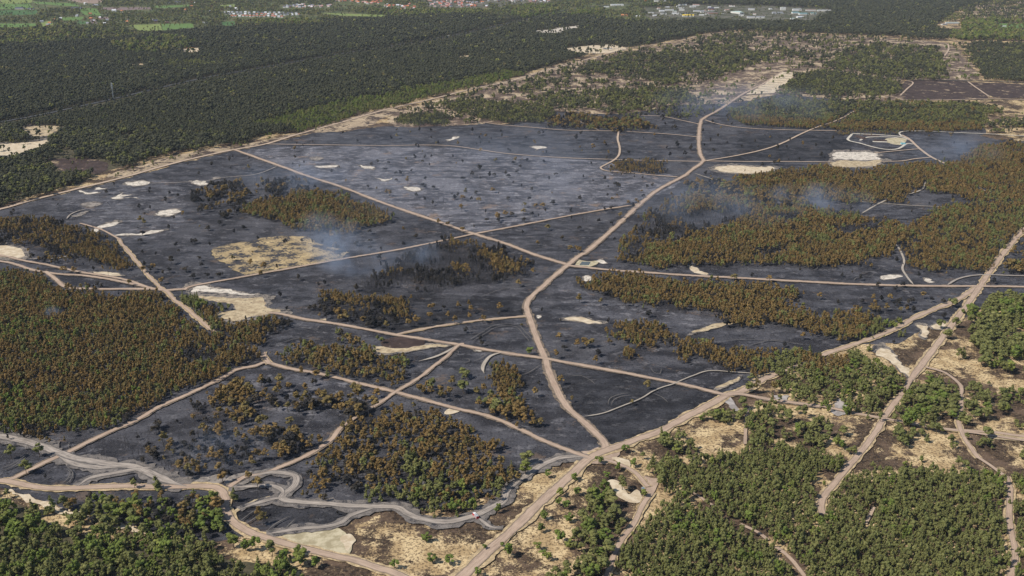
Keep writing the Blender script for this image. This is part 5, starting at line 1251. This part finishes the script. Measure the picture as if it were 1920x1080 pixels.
# lattice mast above the forest
x, y = on(213.2, 192)
mast = empty('lattice_mast', (x, y, 0))
for i in range(3):
    a = 2 * math.pi * i / 3 + .3
    MB().cyl((2.2 * math.cos(a), 2.2 * math.sin(a), 0), (.8 * math.cos(a), .8 * math.sin(a), 50), .28, .2, 6).build('leg', 'steel', mast)
m = MB()
for j in range(16):
    z0, z1 = j * 3.1, (j + 1) * 3.1
    for i in range(3):
        a, b = 2 * math.pi * i / 3 + .3, 2 * math.pi * (i + 1) / 3 + .3
        r0, r1 = 2.2 - 1.4 * z0 / 50, 2.2 - 1.4 * z1 / 50
        m.cyl((r0 * math.cos(a), r0 * math.sin(a), z0), (r1 * math.cos(b), r1 * math.sin(b), z1), .12, .12, 4)
br = m.build('bracing', 'steel', mast); br['kind'] = 'stuff'
for z in (36, 41, 44, 48):
    for i in range(3):
        a = 2 * math.pi * i / 3
        MB().cyl((1.7 * math.cos(a), 1.7 * math.sin(a), z), (1.7 * math.cos(a), 1.7 * math.sin(a), z + 2.6), .45, .45, 6).build('antenna', 'white_paint', mast)
MB().cyl((0, 0, 50), (0, 0, 54), .12, .05, 5).build('lightning_rod', 'steel', mast)
tag(mast, 'tall pale lattice mast rising above the dark upper left forest', 'mast')

# ================================================================== VEHICLES AND SMALL THINGS
x, y = on(892.5, 971.5)
fe = empty('fire_engine', (x, y, .45), math.radians(-62))
MB().box(-1.6, 3.4, -1.22, 1.22, .75, 2.9).build('body', 'red_paint', fe)
cabm = MB().poly([(-4.2, -1.2, .7), (-1.7, -1.2, .7), (-1.7, 1.2, .7), (-4.2, 1.2, .7), (-4.05, -1.15, 2.7), (-1.7, -1.15, 2.75), (-1.7, 1.15, 2.75), (-4.05, 1.15, 2.7), (-4.25, -1.2, 1.6), (-4.25, 1.2, 1.6)],
                 [(0, 3, 9, 8), (8, 9, 7, 4), (4, 7, 6, 5), (0, 8, 4, 5, 1), (3, 2, 6, 7, 9), (1, 5, 6, 2), (0, 1, 2, 3)])
cab = cabm.build('cab', 'red_paint', fe)
MB().poly([(-4.262, -1.05, 1.68), (-4.262, 1.05, 1.68), (-4.085, 1.0, 2.55), (-4.085, -1.0, 2.55)], [(0, 1, 2, 3)]).build('windscreen', 'dark_glass', cab)
MB().box(-4.0, -1.75, -1.1, 1.1, 2.78, 2.86).build('cab_roof', 'white_paint', cab)
MB().box(-1.5, 3.3, -1.1, 1.1, 2.905, 3.05).build('roof_deck', 'steel_grey', fe)
ld = MB()
for s in (-.3, .3): ld.box(-1.2, 3.5, s - .04, s + .04, 3.12, 3.22)
for i in range(12): ld.box(-1.1 + i * .4, -1.04 + i * .4, -.26, .26, 3.14, 3.2)
ld.build('ladder', 'steel', fe)
for s in (-1, 1):
    for i in range(3): MB().box(-1.3 + i * 1.55, .05 + i * 1.55, s * 1.225 - .01, s * 1.225 + .01, 1.1, 2.6).build('locker_shutter', 'steel_grey', fe)
    for wx in (-3.1, 1.6): MB().cyl((wx, s * .95, .52), (wx, s * 1.25, .52), .52, .52, 14).build('wheel', 'rubber', fe)
MB().box(-4.3, 3.5, -1.1, 1.1, .45, .72).build('chassis', 'rubber', fe)
tag(fe, 'red fire engine with white cab roof on the grey tyre-track belt', 'fire engine')

def lorry(px, py, rz, label):
    x, y = on(px, py)
    o = empty('lorry', (x, y, .4), rz)
    MB().box(-2.5, 11, -1.27, 1.27, 1.1, 4.0).build('trailer', 'white_paint', o)
    c = MB().box(-5.2, -2.8, -1.2, 1.2, .6, 3.4).build('cab', 'white_paint', o)
    MB().box(-5.22, -5.2, -1.0, 1.0, 1.9, 2.9).build('windscreen', 'dark_glass', c)
    for wx in (-4.2, -1.5, 7.5, 8.9):
        for s in (-1, 1): MB().cyl((wx, s * .9, .5), (wx, s * 1.22, .5), .5, .5, 10).build('wheel', 'rubber', o)
    tag(o, label, 'lorry', 'white lorries on the motorway')
mw = math.atan2(*(np.array(on(907, 55)) - np.array(on(832, 70)))[::-1])
lorry(840, 68.8, mw, 'white lorry on the motorway, leftmost of three')
lorry(903, 56.0, mw, 'white lorry on the motorway, middle of three')
lorry(922, 51.6, mw, 'white lorry on the motorway, rightmost of three')

x, y = on(1322, 728.5)
car = empty('parked_car', (x, y, .5), math.radians(-12))
cb = MB().poly([(-2.3, -.9, .35), (2.3, -.9, .35), (2.3, .9, .35), (-2.3, .9, .35), (-2.3, -.9, .95), (2.3, -.88, 1.0), (2.3, .88, 1.0), (-2.3, .9, .95)], [(3, 2, 1, 0), (4, 5, 6, 7), (0, 1, 5, 4), (1, 2, 6, 5), (2, 3, 7, 6), (3, 0, 4, 7)]).build('body', 'dark_paint', car)
MB().poly([(-1.0, -.82, 1.003), (2.1, -.82, 1.003), (2.1, .82, 1.003), (-1.0, .82, 1.003), (-.3, -.68, 1.6), (1.8, -.68, 1.6), (1.8, .68, 1.6), (-.3, .68, 1.6)], [(4, 5, 6, 7), (0, 1, 5, 4), (1, 2, 6, 5), (2, 3, 7, 6), (3, 0, 4, 7)]).build('windows', 'dark_glass', car)
MB().box(-.25, 1.75, -.66, .66, 1.603, 1.64).build('roof', 'dark_paint', car)
for wx in (-1.45, 1.4):
    for sd in (-1, 1): MB().cyl((wx, sd * .72, .33), (wx, sd * .93, .33), .33, .33, 12).build('wheel', 'rubber', car)
tag(car, 'dark car standing on the verge above the boundary road junction', 'car')
x, y = on(1205.5, 919)
bd = empty('information_board', (x, y, .3), math.radians(12))
for s in (-1, 1): MB().box(s * 1.2 - .06, s * 1.2 + .06, -.06, .06, 0, 3.0).build('post', 'wood', bd)
MB().box(-1.5, 1.5, -.14, -.08, .7, 2.9).build('board', 'white_paint', bd)
MB().box(-.9, .9, -.16, -.144, 1.1, 2.5).build('panel', 'panel_blue', bd)
tag(bd, 'white board with a pale blue panel beside the sandy turning place', 'board')

# heaps of pushed-up sand and stumps along the strip at the lower left
hp = [(92, 946), (101, 951), (113, 955), (124, 961), (131, 958), (139, 966), (149, 962), (157, 969), (166, 965), (176, 972), (186, 976), (213, 981), (224, 984), (245, 989), (258, 992), (268, 994)]
for i, (px, py) in enumerate(hp):
    rs = random.Random(500 + i)
    d = np.array([rs.uniform(.7, 1.2) for _ in ICO_V])
    vv = ICO_V * d[:, None] * (rs.uniform(1.6, 3.0), rs.uniform(1.3, 2.2), rs.uniform(.9, 1.6))
    x, y = on(px, py)
    o = mesh_obj('sand_heap', from_np('sand_heap', vv, ICO_F, ['sand']))
    o.location = (x, y, .35); o.rotation_euler = (0, 0, rs.uniform(0, 6))
    tag(o, f'pale sand heap on the strip above the lower left forest, {NTH[i]}', 'heap', 'sand heaps on the lower left strip')
# earth banks in the range enclosure
for i, (pa, pb, hgt, lb) in enumerate((((1606, 256), (1622, 262), 4, 'dark earth bank at the left end of the range enclosure'), ((1617, 254), (1650, 256), 2.5, 'long low earth bank at the back of the range enclosure'), ((1637, 264.5), (1664, 265), 3, 'pale-footed earth bank in the middle of the range enclosure'))):
    a = np.array(on(*pa)); b = np.array(on(*pb)); d = (b - a) / np.linalg.norm(b - a); n = np.array([-d[1], d[0]])
    V = []; Fc = []
    k = 10
    for j in range(k + 1):
        c = a + (b - a) * j / k; hh = hgt * (0.05 if j in (0, k) else R.uniform(.85, 1.1)); ww = 7 * R.uniform(.9, 1.1)
        V += [tuple(c - n * ww) + (.3,), tuple(c - n * ww * .3) + (.3 + hh,), tuple(c + n * ww * .3) + (.3 + hh,), tuple(c + n * ww) + (.3,)]
        if j: q = 4 * j; Fc += [(q-4, q, q+1, q-3), (q-3, q+1, q+2, q-2), (q-2, q+2, q+3, q-1)]
    tag(mesh_obj('earth_bank', from_np('earth_bank', V, Fc, ['heather'])), lb, 'bank')

# ================================================================== SMOKE AND HAZE
def smoke(px, py, rx, ry, rz, zc, dens, size, label, tilt=0.0):
    x, y = on(px, py)
    m = bpy.data.materials.new('smoke'); m.use_nodes = True; t = m.node_tree
    t.nodes.remove(t.nodes['Principled BSDF']); out = t.nodes['Material Output']
    v = nnode(t, 'ShaderNodeVolumePrincipled'); v.inputs['Color'].default_value = (.58, .70, .92, 1)
    tc = nnode(t, 'ShaderNodeTexCoord')
    ln = nnode(t, 'ShaderNodeVectorMath', operation='LENGTH'); t.links.new(tc.outputs['Object'], ln.inputs[0])
    fall = ramp(t, ln.outputs['Value'], [(.15, 1.0), (.98, 0.0)])
    n = ramp(t, noise(t, pos(t), size, 4, .6, (1, 1, .6)), [(.42, 0.), (.66, 1.)])
    d = madd(t, madd(t, fall, n, 'MULTIPLY'), dens, 'MULTIPLY')
    t.links.new(madd(t, d, .5, 'MULTIPLY'), v.inputs['Density']); t.links.new(v.outputs[0], out.inputs['Volume'])
    bm = bmesh.new(); bmesh.ops.create_icosphere(bm, subdivisions=3, radius=1.0)
    me = bpy.data.meshes.new('smoke'); bm.to_mesh(me); bm.free(); me.materials.append(m)
    o = mesh_obj('smoke_plume', me); o.location = (x, y, zc); o.scale = (rx, ry, rz); o.rotation_euler = (0, tilt, 0)
    tag(o, label, 'smoke', None, 'stuff')
smoke(652, 508, 85, 65, 44, 32, .042, 34, 'bluish smoke drifting left of the bare burnt wood', .5)
smoke(783, 498, 48, 45, 22, 16, .022, 26, 'thin smoke rising inside the bare burnt wood')
smoke(1530, 394, 110, 90, 26, 20, .018, 45, 'blue smoke over the right-hand scorched woods')
smoke(1330, 405, 170, 150, 30, 24, .010, 60, 'thin smoke veil over the large scorched wood')
smoke(1400, 212, 260, 260, 40, 30, .007, 90, 'thin blue smoke veil at the upper end of the fire')
smoke(880, 335, 430, 480, 42, 30, .0028, 130, 'wide thin smoke veil over the pale ash parcel')
smoke(100, 600, 16, 16, 9, 9, .09, 10, 'small pale smoke puff in the left scorched wood')
smoke(420, 852, 60, 50, 14, 10, .016, 24, 'faint smoke over the burnt slope at the lower left')
smoke(560, 350, 140, 120, 26, 20, .011, 50, 'thin smoke among the black trees of the left heath')
smoke(1780, 300, 120, 120, 30, 24, .010, 60, 'faint smoke behind the range enclosure')

hz = MB().box(-31000, 31000, -9000, 61000, -1.0, HCAM + 20).v
hf = [(3, 2, 1, 0), (4, 5, 6, 7), (0, 1, 5, 4), (1, 2, 6, 5), (2, 3, 7, 6), (3, 0, 4, 7)]
mh = bpy.data.materials.new('haze'); mh.use_nodes = True
th = mh.node_tree; th.nodes.remove(th.nodes['Principled BSDF'])
vh = th.nodes.new('ShaderNodeVolumePrincipled'); vh.inputs['Color'].default_value = (.78, .86, 1.0, 1); vh.inputs['Density'].default_value = 1.7e-5
th.links.new(vh.outputs[0], th.nodes['Material Output'].inputs['Volume'])
M['haze'] = mh
tag(mesh_obj('haze', from_np('haze', hz, hf, ['haze'])), 'thin bluish summer haze over the whole view', kind='stuff')
